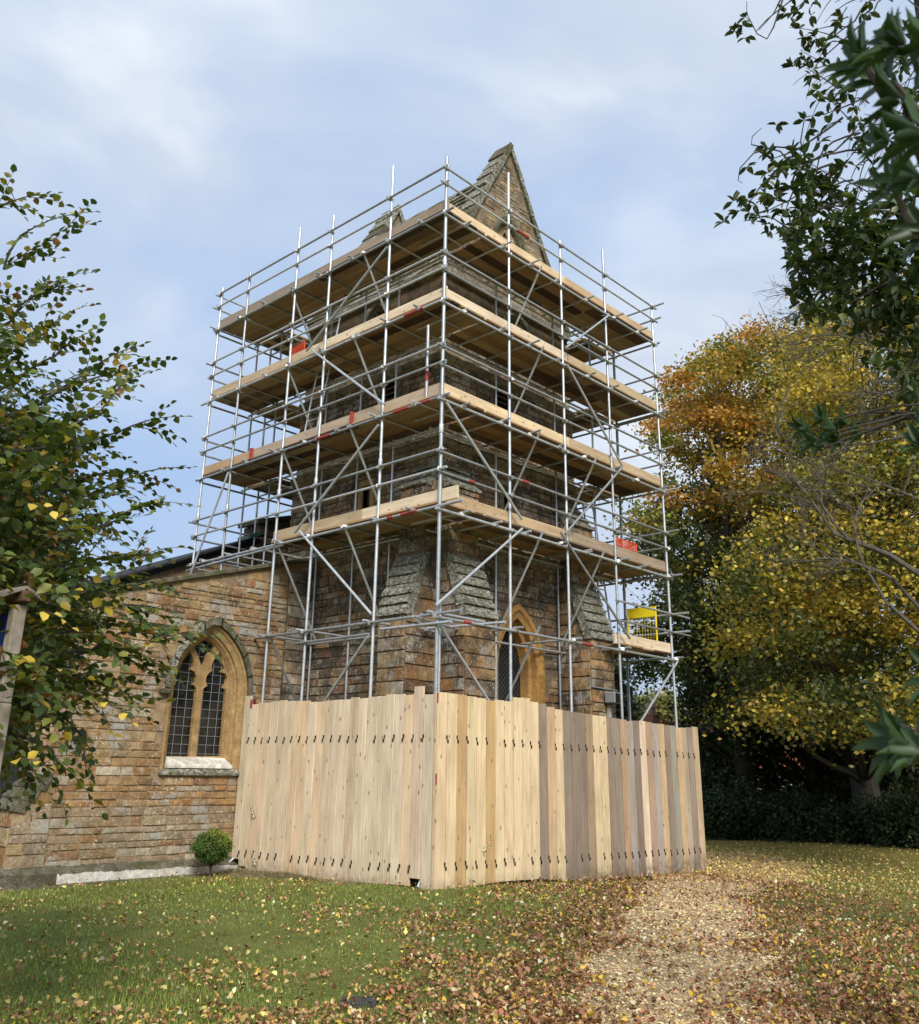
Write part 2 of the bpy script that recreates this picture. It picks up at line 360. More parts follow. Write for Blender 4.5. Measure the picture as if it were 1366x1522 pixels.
# gravel path running from the foreground round the right-hand end of the hoarding
PATH = [(-6.6, -7.9, 0.95), (-4.2, -6.55, 0.95), (-1.6, -5.05, 0.88), (0.9, -3.75, 0.85), (3.2, -2.5, 0.9), (6.0, -1.35, 1.1), (9.0, -0.6, 1.3), (12, 0.8, 1.3), (15, 3.5, 1.2)]
def path_dist(x, y):
    """signed distance to the path's edge (negative on the path) for arrays"""
    best = np.full(np.shape(x), 1e9)
    for (ax, ay, aw), (bx, by, bw) in zip(PATH[:-1], PATH[1:]):
        dx, dy = bx - ax, by - ay; t = np.clip(((x - ax) * dx + (y - ay) * dy) / (dx * dx + dy * dy), 0, 1)
        best = np.minimum(best, np.hypot(x - ax - t * dx, y - ay - t * dy) - (aw + t * (bw - aw)) * .95)
    return best + .16 * np.sin(x * 3.1 + 2 * np.sin(y * 2.3)) + .10 * np.sin(y * 6.7 + x * 2.9)
def build_path():
    pts = []; L = []
    for i in range(len(PATH) - 1):
        (ax, ay, aw), (bx, by, bw) = PATH[i], PATH[i + 1]
        for s in range(6):
            q = s / 6; L.append((ax + (bx - ax) * q, ay + (by - ay) * q, aw + (bw - aw) * q))
    V = []; F = []; m_ = 9
    for i, (x, y, w_) in enumerate(L):
        x2, y2, _ = L[min(i + 1, len(L) - 1)]; x0, y0, _ = L[max(i - 1, 0)]
        d = Vector((x2 - x0, y2 - y0)).normalized(); nn = Vector((-d.y, d.x))
        ww = w_ + 0.10 * math.sin(i * 1.7) + 0.08 * math.sin(i * 0.63)
        for k in range(m_):
            s = -1 + 2 * k / (m_ - 1); px, py = x + nn.x * s * ww, y + nn.y * s * ww
            V.append((px, py, float(gz(px, py)) + 0.024 - 0.012 * abs(s) ** 4 + 0.018 * 0))
    for i in range(len(L) - 1):
        for k in range(m_ - 1): a = i * m_ + k; F.append((a, a + 1, a + m_ + 1, a + m_))
    m, t, b = mat('path_gravel', 0.95, 0, 0.15); p = pos(t)
    v = N(t, 'ShaderNodeTexVoronoi'); v.inputs['Scale'].default_value = 70; t.links.new(p, v.inputs['Vector'])
    c = ramp(t, [(0.2, (0.26, 0.165, 0.075)), (0.5, (0.50, 0.36, 0.19)), (0.8, (0.64, 0.49, 0.29))], N(t, 'ShaderNodeSeparateColor').outputs[0])
    t.links.new(v.outputs['Color'], t.nodes['Separate Color'].inputs[0])
    c = mixc(t, 1.0, c, ramp(t, [(0.3, 0.7), (0.7, 1.2)], noise(t, p, 3, 4)), 'MULTIPLY')
    t.links.new(c, b.inputs['Base Color']); bump(t, b, v.outputs['Distance'], 0.012)
    npmesh('gravel_path', np.array(V), np.array(F), np.ones((len(V), 3)), m)['kind'] = 'structure'
build_path()

# ================================================================ church tower
TOWER = empty('church_tower', (3.7, 3.7, -0.3), 'ironstone church tower with stepped buttresses and steep gable, wrapped in scaffolding', 'church tower')
def fR(y0): return lambda u, z, d: (u, y0 - d, z)        # faces -Y (the photo's right face)
def fL(x0): return lambda u, z, d: (x0 - d, u, z)        # faces -X (left face)
FAR = 5.92
stages = [(-0.35, 5.80, 1.25), (5.80, 7.78, 1.35), (7.78, 9.62, 1.42), (9.62, 11.70, 1.50)]
wwin = arch(3.62, 0.60, 1.7, 3.55, 4.55); belR = arch(3.95, 0.46, 10.25, 10.9, 11.52); belL = arch(3.52, 0.42, 10.25, 10.9, 11.5)
rect = lambda a, b, c, d: [(a, c), (b, c), (b, d), (a, d)]
holesR = {0: [wwin], 1: [rect(3.30, 3.47, 6.55, 7.12)], 2: [rect(3.05, 3.62, 8.75, 9.42)], 3: [belR]}
holesL = {0: [], 1: [rect(3.28, 3.50, 6.5, 7.2)], 2: [rect(2.66, 3.16, 8.6, 9.4)], 3: [belL]}
tp = lambda u, z: (dict(ochre=3, brown=3, tan=2.4, grey=2.6, rust=2, pale=.8, red=.8, dark=.8) if z < 5 else
                   dict(brown=3, grey=3, tan=1.2, dark=3.0, rust=.6) if z < 9.7 else dict(grey=3, tan=2, brown=2, dark=1, pale=1))
tlist = []
for i, (z0, z1, q) in enumerate(stages):
    mb = MB(); ins = q
    for f, hs in ((fR(q), holesR[i]), (fL(q), holesL[i])):
        plate(mb, rect(q + 0.003 * i, FAR, z0, z1), hs, f, 0.55, back=False)
    mb.poly([(FAR, q, z0), (FAR, FAR, z0), (FAR, FAR, z1), (FAR, q, z1)], [(0, 1, 2, 3)])
    mb.poly([(q, FAR, z0), (FAR, FAR, z0), (FAR, FAR, z1), (q, FAR, z1)], [(0, 1, 2, 3)])
    mb.poly([(q, q, z1), (FAR, q, z1), (FAR, FAR, z1), (q, FAR, z1)], [(0, 1, 2, 3)])
    mb.build('wall', M['mortar_dark'], TOWER)
    for f, hs in ((fR(q), holesR[i]), (fL(q), holesL[i])):
        lo = max(z0, 1.9)
        def keep(u, z, hs=hs, i=i):
            if any(inpoly(u, z, h) for h in hs): return False
            if i == 0 and hs and inpoly(u, z, arch(3.62, 0.78, 1.5, 3.55, 4.8)): return False
            if i == 3 and hs and z > 11.2: return False
            return True
        hr, lr = ((0.13, 0.22), (0.2, 0.46)) if i == 0 else ((0.10, 0.17), (0.16, 0.40))
        dk = f(0, 0, 1)[0] != 0       # the left face takes a darker stone mix low down
        course_stones(tlist, f, q, FAR, lo, z1, hr, lr, keep, (lambda u, z: dict(brown=3, dark=4, grey=2, red=1, tan=.6) if z < 5.8 else tp(u, z)) if dk else tp)
# near-black box, interior shade put into its colour, behind openings, louvres and slits
mb = MB(); mb.box((2.0, 2.0, 0), (5.4, 5.4, 11.4)); mb.build('tower_shade_box', M['interior_shade'], TOWER)
for k in range(5):
    z = 8.80 + k * 0.125
    MB().box((3.05, 0, 0), (3.62, 0.22, 0.025), f=lambda x, y, zz, z=z: (x, 1.47 + y, z + zz + y * 0.7)).build('louvre_slat', M['oakbrown'], TOWER)
    MB().box((0, 2.66, 0), (0.22, 3.16, 0.025), f=lambda x, y, zz, z=z: (1.47 + x, y, z + zz + x * 0.7)).build('louvre_slat', M['oakbrown'], TOWER)
# stone jambs round the small openings
def jamb(f, u0, u1, z0, z1, w_=0.13, m='dressed'):
    for a, b, c, d in ((u0 - w_, u0, z0, z1), (u1, u1 + w_, z0, z1), (u0 - w_, u1 + w_, z1, z1 + w_), (u0 - w_, u1 + w_, z0 - w_, z0)):
        MB().box((a, c, -0.12), (b, d, 0.035), f=lambda u, z, d_: f(u, z, d_)).build('opening_surround', M[m], TOWER, bevel=0.01)
jamb(fR(1.35), 3.30, 3.47, 6.55, 7.12, m='mossy'); jamb(fL(1.35), 3.28, 3.50, 6.5, 7.2); jamb(fR(1.42), 3.05, 3.62, 8.75, 9.42, m='mossy'); jamb(fL(1.42), 2.66, 3.16, 8.6, 9.4, m='mossy')
def arch_ring(f, name, uc, rings, material, par, seg=False):
    """moulded surround swept through rings of (half width, foot, spring, apex, d)"""
    mb = MB(); prev = None
    for hw, zb, zs, za, d in rings:
        pts = arch(uc, hw, zb, zs, za, 12); pts = [f(u, z, d) for u, z in pts[1:] + pts[:1]]
        n = len(pts)
        if prev: mb.poly(prev + pts, [(i, i + 1, n + i + 1, n + i) for i in range(n - 1)])
        prev = pts
    return mb.build(name, material, par)
# belfry openings with hood
for f, uc, hw in ((fR(1.5), 3.95, 0.46), (fL(1.5), 3.52, 0.42)):
    arch_ring(f, 'belfry_arch', uc, [(hw + .13, 10.25, 10.9, 11.66, 0.03), (hw + .02, 10.25, 10.9, 11.53, 0.03), (hw - .05, 10.25, 10.9, 11.45, -0.18), (hw - .05, 10.25, 10.9, 11.45, -0.4)], M['lichened'], TOWER)
    MB().box((uc - 0.05, 10.25, -0.32), (uc + 0.05, 11.3, -0.2), f=f).build('mullion', M['lichened'], TOWER)
# string courses: rounded, weathered rolls of single stones
def roll(f, z, u0, u1, r=0.10, name='string_course_stone', m='string'):
    u = u0
    while u < u1 - 0.01:
        l = min(random.uniform(0.45, 0.8), u1 - u)
        if u1 - u - l < 0.2: l = u1 - u
        prof = [(0, -r * 0.9), (r * 0.7, -r * 0.6), (r * 1.15, 0), (r * 0.95, r * 0.5), (r * 0.45, r), (0, r * 1.15)]
        k = len(prof); mb = MB(); s = [random.uniform(0.85, 1.12) for _ in range(4)]
        pts = []
        for t_, sc_ in zip((0.008, 0.33, 0.66, 1), s):
            uu = u + l * t_ - (0.008 if t_ == 1 else 0)
            pts += [f(uu, z + b * sc_, a * sc_) for a, b in prof]
        mb.poly(pts, [(g * k + i, g * k + i + 1, (g + 1) * k + i + 1, (g + 1) * k + i) for g in range(3) for i in range(k - 1)] + [tuple(range(k)), tuple(range(3 * k, 4 * k))])
        mb.build(name, M[m], TOWER, smooth=False); u += l
for z, q in ((5.80, 1.25), (7.76, 1.35), (9.62, 1.42)):
    a, b = (2.07, 5.02) if z < 6 else (q - 0.08, FAR)
    roll(fR(q), z, a, b, 0.12 if z < 6 else 0.10); roll(fL(q), z, a, b if z > 6 else FAR, 0.12 if z < 6 else 0.10)
# parapet: proud band of pale blocks, roll below, coping above
for f in (fR(1.5), fL(1.5)):
    roll(f, 11.05, 1.42, FAR, 0.08)
    u = 1.44
    while u < FAR - 0.02:
        l = min(random.uniform(0.5, 0.85), FAR - u)
        MB().box((u + 0.006, 11.56, -0.2), (u + l - 0.006, 11.74, 0.10 + random.uniform(0, 0.02)), f=f).build('parapet_coping_stone', M['string'], TOWER, bevel=0.02)
        u += l
# buttresses
def buttress(f_end, kind, q0, q1, p0, p1, wall, zlow=-0.35, z1=4.25, z2=5.42, z3=6.72, z4=7.35):
    """kind 'L': projects along -X (p = x, q = y); 'R': projects along -Y (p = y, q = x)"""
    W = (lambda p, q, z: (p, q, z)) if kind == 'L' else (lambda p, q, z: (q, p, z))
    prof = [(wall + 0.35, zlow), (p0, zlow), (p0, z1), (p1, z2), (p1, z3), (wall + 0.08, z4), (wall + 0.35, z4)]
    n = len(prof); mb = MB()
    mb.poly([W(p, q0, z) for p, z in prof] + [W(p, q1, z) for p, z in prof],
            [tuple(range(n)), tuple(range(n, 2 * n))] + [(i, (i + 1) % n, n + (i + 1) % n, n + i) for i in range(n)])
    mb.build('buttress', M['mortar_dark'], TOWER)
    pal = lambda u, z: dict(ochre=3.5, orange=1.2, brown=2, tan=2.4, grey=2.2, rust=2.2, pale=1.2, red=.4) if z < 4.5 else dict(ochre=1.2, brown=2.5, tan=1.6, grey=3, rust=1.2, dark=1.6)
    inp = lambda p, z: inpoly(p, z, prof)
    course_stones(tlist, lambda u, z, d: W(p0 - d, u, z), q0, q1, 1.9, z1, (0.18, 0.3), (0.25, 0.5), lambda u, z: True, pal)
    course_stones(tlist, lambda u, z, d: W(p1 - d, u, z), q0, q1, z2 + 0.05, z3, (0.18, 0.28), (0.25, 0.45), lambda u, z: True, pal)
    for q, s in ((q0, 1), (q1, -1)):
        course_stones(tlist, lambda u, z, d: W(u, q - d * s, z), p0, wall, 1.9, z4, (0.18, 0.3), (0.22, 0.42), inp, pal)
    def slabs(a, b, n_, t_, m):
        (pa, za), (pb, zb) = a, b
        for i in range(n_):
            s0, s1 = i / n_, (i + 1) / n_
            P0 = (pa + (pb - pa) * s0, za + (zb - za) * s0); P1 = (pa + (pb - pa) * s1, za + (zb - za) * s1)
            o = 0.07 + random.uniform(-0.015, 0.02); j = lambda: random.uniform(-0.012, 0.012)
            pr = [(P0[0] - o + j(), P0[1] + j()), (P0[0] - o + 0.005, P0[1] + 0.055), (P1[0] - 0.035 + j(), P1[1] - 0.01), (P1[0] + 0.10, P1[1]), (P0[0] + 0.12, P0[1] - 0.01)]
            k = len(pr); w0, w1 = q0 - 0.03 + j(), q1 + 0.03 + j(); mid = (w0 + w1) / 2; mb = MB()
            pts = [W(p, w0, z) for p, z in pr] + [W(p + j(), mid, z + j()) for p, z in pr] + [W(p, w1, z) for p, z in pr]
            mb.poly(pts, [tuple(range(k)), tuple(range(2 * k, 3 * k))] + [(g * k + i2, g * k + (i2 + 1) % k, (g + 1) * k + (i2 + 1) % k, (g + 1) * k + i2) for g in (0, 1) for i2 in range(k)])
            mb.build('weathering_stone', M[m], TOWER, bevel=0.008)
    slabs((p0, z1), (p1, z2), 6, 0.1, 'lichened'); slabs((p1, z3), (wall + 0.06, z4), 3, 0.1, 'lichened')
buttress(None, 'L', 1.24, 1.93, 0.50, 0.93, 1.35)
buttress(None, 'R', 1.24, 2.05, 0.50, 0.93, 1.35)
buttress(None, 'R', 5.03, 5.87, 0.50, 0.93, 1.35)
# flat pilaster where tower and aisle meet
MB().box((0.72, 4.95, -0.3), (1.6, 5.3, 5.5)).build('pilaster', M['mortar_dark'], TOWER)
course_stones(tlist, fR(4.95), 0.72, 1.45, 1.9, 5.5, (0.16, 0.26), (0.25, 0.45), lambda u, z: True, lambda u, z: dict(grey=3, pale=2, tan=2, brown=1))
# west window
f = fR(1.25)
arch_ring(f, 'west_window_arch', 3.62, [(0.80, 1.6, 3.55, 4.84, -0.01), (0.80, 1.6, 3.55, 4.84, 0.05), (0.72, 1.6, 3.55, 4.72, 0.06), (0.69, 1.6, 3.55, 4.68, 0.02), (0.60, 1.6, 3.55, 4.55, 0.0), (0.585, 1.6, 3.55, 4.53, -0.12), (0.53, 1.6, 3.55, 4.44, -0.16), (0.50, 1.6, 3.55, 4.40, -0.42)], M['fresh'], TOWER)
mb = MB(); a_ = arch(3.62, 0.52, 1.6, 3.55, 4.42); plate(mb, a_, [], fR(1.60), 0.04); mb.build('west_window_glass', M['glass'], TOWER)
mb = MB(); ain = arch(3.62, 0.50, 1.7, 3.55, 4.38)
for s in (-1, 1):
    for k in range(-34, 34):
        pts = [(3.62 + k * 0.10 + s * q, 3.0 + q) for q in np.linspace(-1.5, 1.5, 61)]
        ins_ = [p for p in pts if inpoly(p[0], p[1], ain)]
        if len(ins_) > 1: mb.tube([(ins_[0][0], 1.585, ins_[0][1]), (ins_[-1][0], 1.585, ins_[-1][1])], 0.005, 4)
M['wire'] = m_plain('dark_wire', (0.07, 0.075, 0.08), 0.5, 0.3)
mb.build('wire_guard', M['wire'], TOWER)
link_stones(tlist, M['tower_stone'], TOWER, 290)
# steep gables, coping steps, stone-slated roof
glist = []
def gable(y0, y1, front):
    A, B, C_ = (1.50, 11.72), (5.92, 11.72), (3.72, 15.95)
    hole = arch(3.72, 0.46, 12.75, 13.25, 13.85) if front else None
    mb = MB(); plate(mb, [A, B, C_], [hole] if front else [], fR(y0), y1 - y0); mb.build('gable_wall', M['mortar_gable'], TOWER)
    if front:
        def keep(u, z):
            h = (z - 11.72) / (15.95 - 11.72); return 1.50 + (3.72 - 1.5) * h + 0.03 < u < 5.92 + (3.72 - 5.92) * h - 0.03 and not inpoly(u, z, arch(3.72, 0.60, 12.6, 13.25, 14.05))
        course_stones(glist, fR(y0), 1.5, 5.92, 11.74, 15.95, (0.09, 0.15), (0.14, 0.42), keep, lambda u, z: dict(tan=3, brown=2.5, grey=3, pale=.6, dark=.5), d=(0.006, 0.016))
        link_stones(glist, M['tower_stone'], TOWER, 0)
        arch_ring(fR(y0), 'gable_window_arch', 3.72, [(0.58, 12.75, 13.25, 14.03, 0.0), (0.57, 12.75, 13.25, 14.02, 0.06), (0.50, 12.75, 13.25, 13.92, 0.05), (0.45, 12.75, 13.25, 13.84, -0.02), (0.40, 12.75, 13.25, 13.77, -0.28)], M['mossy'], TOWER)
        tr = MB(); plate(tr, arch(3.72, 0.44, 12.75, 13.25, 13.83), [arch(3.52, 0.15, 12.8, 13.15, 13.4, 5), arch(3.92, 0.15, 12.8, 13.15, 13.4, 5), arch(3.72, 0.10, 13.38, 13.45, 13.66, 4)], fR(y0 + 0.12), 0.1); tr.build('gable_tracery', M['mortar'], TOWER)
        MB().box((3.2, y0 + 0.3, 12.7), (4.25, y0 + 0.34, 13.9)).build('gable_shade_panel', M['interior_shade'], TOWER)  # flat panel painted dark as the shade inside the gable window
    for side in (-1, 1):
        foot = A if side < 0 else B; n = 11
        for i in range(n):
            a, b = i / n, (i + 1) / n
            p = Vector((foot[0] + (C_[0] - foot[0]) * a, foot[1] + (C_[1] - foot[1]) * a)); q = Vector((foot[0] + (C_[0] - foot[0]) * b, foot[1] + (C_[1] - foot[1]) * b))
            d = (q - p).normalized(); nn = Vector((d.y, -d.x)) * (1 if side > 0 else -1); o = 0.13 if side < 0 else 0.09
            jj = random.uniform(-0.012, 0.02)
            if i == n - 1: q = q + d * 0.10
            pts2 = [p - nn * 0.03, p + nn * (o + jj), q + nn * (o * 0.62 + jj), q - nn * 0.03]
            w0, w1 = y0 - 0.07 - random.uniform(0, .02), y1 + 0.05
            MB().poly([(x.x, w0, x.y) for x in pts2] + [(x.x, w1, x.y) for x in pts2], [(0, 1, 2, 3), (4, 5, 6, 7), (0, 1, 5, 4), (1, 2, 6, 5), (2, 3, 7, 6), (3, 0, 4, 7)]).build('gable_coping_stone', M['mossy'] if random.random() < .45 else M['lichened'], TOWER, bevel=0.012)
gable(1.50, 1.86, True); gable(5.40, FAR, False)
mb = MB(); rz = 15.45
mb.poly([(1.62, 1.85, 11.75), (1.62, 5.42, 11.75), (3.72, 5.42, rz), (3.72, 1.85, rz), (5.8, 1.85, 11.75), (5.8, 5.42, 11.75)], [(0, 1, 2, 3), (3, 2, 5, 4)])
mb.build('roof', M['mossy'], TOWER)
for i in range(17):
    a, b = i / 17, (i + 1) / 17; y = 1.89
    while y < 5.38:
        l = min(random.uniform(0.2, 0.42), 5.39 - y); e = random.uniform(0.03, 0.055)
        x0, z0, x1, z1 = 1.62 + 2.1 * a, 11.75 + (rz - 11.75) * a, 1.62 + 2.1 * b, 11.75 + (rz - 11.75) * b
        MB().poly([(x0 - e * .87 - .02, y + .006, z0 + e * .5), (x0 - e * .87 - .02, y + l - .006, z0 + e * .5), (x1 - .02, y + l - .006, z1 + .012), (x1 - .02, y + .006, z1 + .012),
                   (x0, y + .006, z0), (x0, y + l - .006, z0), (x1, y + l - .006, z1), (x1, y + .006, z1)], [(0, 1, 2, 3), (0, 4, 5, 1), (1, 5, 6, 2), (0, 3, 7, 4)]).build('roof_slate', M['mossy'] if random.random() < .5 else M['lichened'], TOWER)
        y += l

# ================================================================ aisle and nave
AISLE = empty('church_aisle', (-1.5, 6.5, -0.2), 'low ironstone church aisle end with traceried pointed window, left of the scaffolded tower', 'church')
top = lambda u: 5.50 + 0.293 * u
ap = (-0.935, 0.82, 1.62, 2.98, 4.20)
fA = fR(5.0)
outerA = [(-3.95, -0.35), (1.3, -0.35), (1.3, top(1.3)), (-3.95, top(-3.95))]
mb = MB(); plate(mb, outerA, [arch(-0.935, 0.80, 1.60, 2.98, 4.17, 12)], fA, 0.6, back=False); mb.build('wall', M['mortar'], AISLE)
MB().box((-3.95, 5.605, -0.35), (1.3, 8.0, 0), f=lambda x, y, z: (x, y, z if z < -0.1 else top(x) - 0.05)).build('aisle_body', M['roofdark'], AISLE)
def palA(u, z):
    if z < 1.0: return dict(pink=5, grey=2.2, pale=1.2, brown=1.6, tan=1.5, rust=.4)
    if z < 1.75: return dict(ochre=3, orange=3, rust=2, brown=1.5, pale=1, grey=1, tan=1.2, red=.4)
    if z < 3.4: return dict(tan=3, ochre=2.5, pink=2, pale=1, brown=1, rust=.7)
    return dict(ochre=2.2, tan=2.6, brown=2, grey=1.7, rust=1.3, pale=.6, red=.3)
alist = []
hoodp = arch(-0.935, 0.99, 0.9, 2.9, 4.48, 12)
keepA = lambda u, z: z < top(u) - 0.07 and not (z > 1.45 and inpoly(u, z, arch(-0.935, 0.83, 1.2, 2.98, 4.22, 12)))
course_stones(alist, fA, -3.95, 0.72, 0.06, 5.75, (0.09, 0.185), (0.14, 0.40), keepA, palA, 0.013, (0.006, 0.028))
AW = MB().box((-3.9, 5.02, -0.3), (-3.8, 5.1, -0.2)).build('stonework', M['mortar'], AISLE)
link_stones(alist, M['stone'], AW, 300)
# moulded window surround
wf = arch_ring(fA, 'window_frame', -0.935, [(0.84, 1.50, 2.98, 4.225, -0.02), (0.84, 1.50, 2.98, 4.225, 0.035), (0.79, 1.5, 2.98, 4.17, 0.035), (0.77, 1.5, 2.98, 4.15, 0.0), (0.70, 1.5, 2.98, 4.06, -0.05), (0.69, 1.5, 2.98, 4.05, -0.10), (0.66, 1.5, 2.98, 4.02, -0.11), (0.61, 1.5, 2.98, 3.96, -0.2), (0.59, 1.5, 2.98, 3.94, -0.34)], M['dressed'], AISLE)
def px2(pts, Y):
    out = []
    for a, b in pts:
        u, v = 220 + a / 5.635, 900 + b / 5.635
        r = FW * 1368.5 + RT * (u - 671.26) - UP * (v - 673.07); q = CAM + r * ((Y - CAM.y) / r.y); out.append((q.x, q.z))
    return out
TY = 5.22
left_l = px2([(130, 1262), (190, 700), (212, 668), (236, 657), (219, 620), (228, 570), (262, 532), (280, 470), (312, 410), (348, 378), (372, 425), (385, 470), (378, 510), (352, 535), (392, 552), (410, 600), (400, 642), (372, 660), (398, 678), (408, 705), (385, 900), (350, 1262)], TY)
right_l = px2([(403, 1262), (440, 900), (460, 712), (470, 688), (497, 674), (484, 630), (492, 590), (512, 565), (540, 546), (532, 510), (548, 465), (585, 410), (608, 388), (617, 430), (625, 490), (642, 530), (612, 558), (652, 572), (666, 612), (655, 655), (624, 690), (648, 702), (653, 740), (640, 900), (608, 1262)], TY)
top_l = px2([(384, 348), (430, 302), (485, 266), (520, 300), (556, 345), (548, 370), (500, 405), (482, 470), (449, 520), (430, 450), (405, 385)], TY)
trac = MB(); plate(trac, arch(-0.935, 0.76, 1.5, 2.98, 4.12, 14), [left_l, right_l, top_l], fR(TY), 0.10)
wt = trac.build('window_tracery', M['dressed'], AISLE, bevel=0.012)
# sill: two sloping courses with drip edges
def sill(u0, u1, z0, z1, d0, d1, name, m):
    MB().poly([fA(u0 - .0, z1, d1), (fA(u1, z1, d1)), fA(u1 + .04, z0 + .045, d0), fA(u0 - .04, z0 + .045, d0), fA(u0, z1, -0.4), fA(u1, z1, -0.4), fA(u1 + .04, z0, d0), fA(u0 - .04, z0, d0), fA(u1 + .04, z0, -.3), fA(u0 - .04, z0, -.3)],
              [(0, 1, 2, 3), (3, 2, 6, 7), (7, 6, 8, 9), (0, 4, 5, 1), (0, 3, 7, 9, 4), (1, 5, 8, 6, 2)]).build(name, M[m], AISLE)
sill(-1.60, -0.32, 1.61, 1.80, 0.045, -0.2, 'window_sill', 'limewash'); sill(-1.74, -0.17, 1.49, 1.60, 0.085, 0.02, 'window_sill', 'lichened')
# hood mould of separate stones
hp = arch(-0.935, 0.92, 2.92, 2.98, 4.36, 16)[1:]; hq = arch(-0.935, 0.84, 2.92, 2.98, 4.24, 16)[1:]
n = len(hp)
for i in range(0, n - 1, 4):
    j = min(i + 4, n - 1); a, b, c, d = hp[i], hp[j], hq[j], hq[i]; am = hp[min(i + 2, n - 1)]; cm_ = hq[min(i + 2, n - 1)]
    ring = [a, am, b, c, cm_, d]
    MB().poly([fA(u, z, 0.11) for u, z in ring] + [fA(u, z, -0.02) for u, z in ring], [tuple(range(6))] + [(k, (k + 1) % 6, 6 + (k + 1) % 6, 6 + k) for k in range(6)]).build('hood_mould_stone', M['lichened'] if i > n / 2 else M['mossy'], AISLE, bevel=0.012)
for u in (-1.86, -0.01): MB().box((u - 0.10, 2.86, -0.02), (u + 0.10, 2.95, 0.13), f=fA).build('hood_stop', M['mossy'], AISLE, bevel=0.015)
# leaded glazing: every pane on its own slightly different tilt
gx0, gx1, gy = -1.56, -0.33, 5.30
GL = MB().box((-1.6, 5.36, 1.6), (-0.28, 5.38, 4.05)).build('window_backing', M['interior_shade'], AISLE)  # sheet behind the panes, coloured as the dark interior
nx, nz = 7, 15; px_, pz_ = (gx1 - gx0) / nx, 0.16
for i in range(nx):
    for k in range(nz):
        x0, z0 = gx0 + i * px_, 1.70 + k * pz_
        if not any(inpoly(x0 + px_ * a, z0 + pz_ * b, arch(-0.935, 0.64, 1.5, 2.98, 4.0)) for a, b in ((0, 0), (1, 0), (0, 1), (1, 1))): continue
        e = [random.uniform(-0.006, 0.006) for _ in range(4)]
        MB().poly([(x0 + .003, gy + e[0], z0 + .003), (x0 + px_ - .003, gy + e[1], z0 + .003), (x0 + px_ - .003, gy + e[2], z0 + pz_ - .003), (x0 + .003, gy + e[3], z0 + pz_ - .003)] +
                  [(x0 + .003, gy + .03, z0 + .003), (x0 + px_ - .003, gy + .03, z0 + .003), (x0 + px_ - .003, gy + .03, z0 + pz_ - .003), (x0 + .003, gy + .03, z0 + pz_ - .003)],
                  [(0, 1, 2, 3), (0, 4, 5, 1), (1, 5, 6, 2), (2, 6, 7, 3), (3, 7, 4, 0)]).build('pane', M['glass'], GL)
for i in range(nx + 1): MB().tube([(gx0 + i * px_, gy - .012, 1.66), (gx0 + i * px_, gy - .012, 4.0)], 0.0055, 5).build('lead_came', M['lead'], GL)
for k in range(nz): MB().tube([(gx0, gy - .014, 1.70 + k * pz_), (gx1, gy - .014, 1.70 + k * pz_)], 0.005, 5).build('lead_came', M['lead'], GL)
# sloping coping of the wall, its stones one by one
u = -4.0
while u < 1.25:
    l = min(random.uniform(0.55, 0.95), 1.27 - u)
    MB().box((u + .006, -0.055, -0.5), (u + l - .006, 0.035, 0.085), f=lambda a, z, d: (a, 5.0 - d, top(a) + z)).build('coping_stone', M['mossy'], AISLE, bevel=0.012)
    u += l
# plinth: mossy chamfer, dark course, limewashed strip with ragged edge
pz = lambda u: 0.045 - 0.014 * (u + 4)
MB().poly([(-4.65, 4.86, pz(-4.65) - .02), (0.72, 4.86, pz(.72) - .02), (0.72, 4.99, pz(.72) + .09), (-4.65, 4.99, pz(-4.65) + .09), (-4.65, 4.86, -.5), (.72, 4.86, -.5), (-4.65, 5.3, pz(-4.65) + .09), (-4.65, 5.3, -.5)],
          [(0, 1, 2, 3), (4, 5, 1, 0), (0, 3, 6, 7, 4)]).build('plinth', M['mossy'], AISLE)
mb = MB(); tpz = []; n = 150
for i in range(n + 1):
    u = -3.42 + (3.95) * i / n; tpz.append((u, pz(u) - 0.022 - 0.010 * random.random() - 0.008 * math.sin(i * 0.21) - 0.004 * math.sin(i * .67) - (0.035 * random.random() if random.random() < .08 else 0)))
mb.poly([(u, 4.852, z) for u, z in tpz] + [(u, 4.852, -.4) for u, z in tpz] + [(u, 4.86, z) for u, z in tpz], [(i, i + 1, n + 2 + i, n + 1 + i) for i in range(n)] + [(i, i + 1, 2 * n + 3 + i, 2 * n + 2 + i) for i in range(n)])
mb.build('limewashed_strip', M['limewash'], AISLE)
u = -4.5
while u < 0.3:
    l = random.uniform(0.8, 1.4); MB().box((u, 4.60, -0.35), (min(u + l - .01, .4), 4.84, 0), f=lambda a, y, z: (a, y, z if z < -.1 else float(gz(a, 4.6)) + .012)).build('kerb_stone', M['mossy'], AISLE, bevel=0.01); u += l
# corner buttress with three sloping slabs
prof = [(-3.6, -0.35), (-4.22, -0.35), (-4.22, 0.98), (-3.82, 1.48), (-3.6, 1.48)]; n = 5
MB().poly([(x, 4.975, z) for x, z in prof] + [(x, 5.55, z) for x, z in prof], [tuple(range(n)), tuple(range(n, 2 * n))] + [(i, (i + 1) % n, n + (i + 1) % n, n + i) for i in range(n)]).build('buttress', M['mortar'], AISLE)
bl = []; course_stones(bl, fR(4.975), -4.22, -3.61, 0.1, 1.45, (0.13, 0.24), (0.18, 0.4), lambda u, z: inpoly(u, z, [(-4.23, 0), (-4.23, .98), (-3.82, 1.48), (-3.6, 1.48), (-3.6, 0)]), palA, 0.012)
course_stones(bl, fL(-4.22), 4.98, 5.54, 0.1, 0.98, (0.22, 0.34), (0.3, 0.5), lambda u, z: True, lambda u, z: dict(ochre=2, tan=2, rust=1), 0.008)
for _, b_ in bl: b_.build('buttress_stone', M['stone'], AISLE)
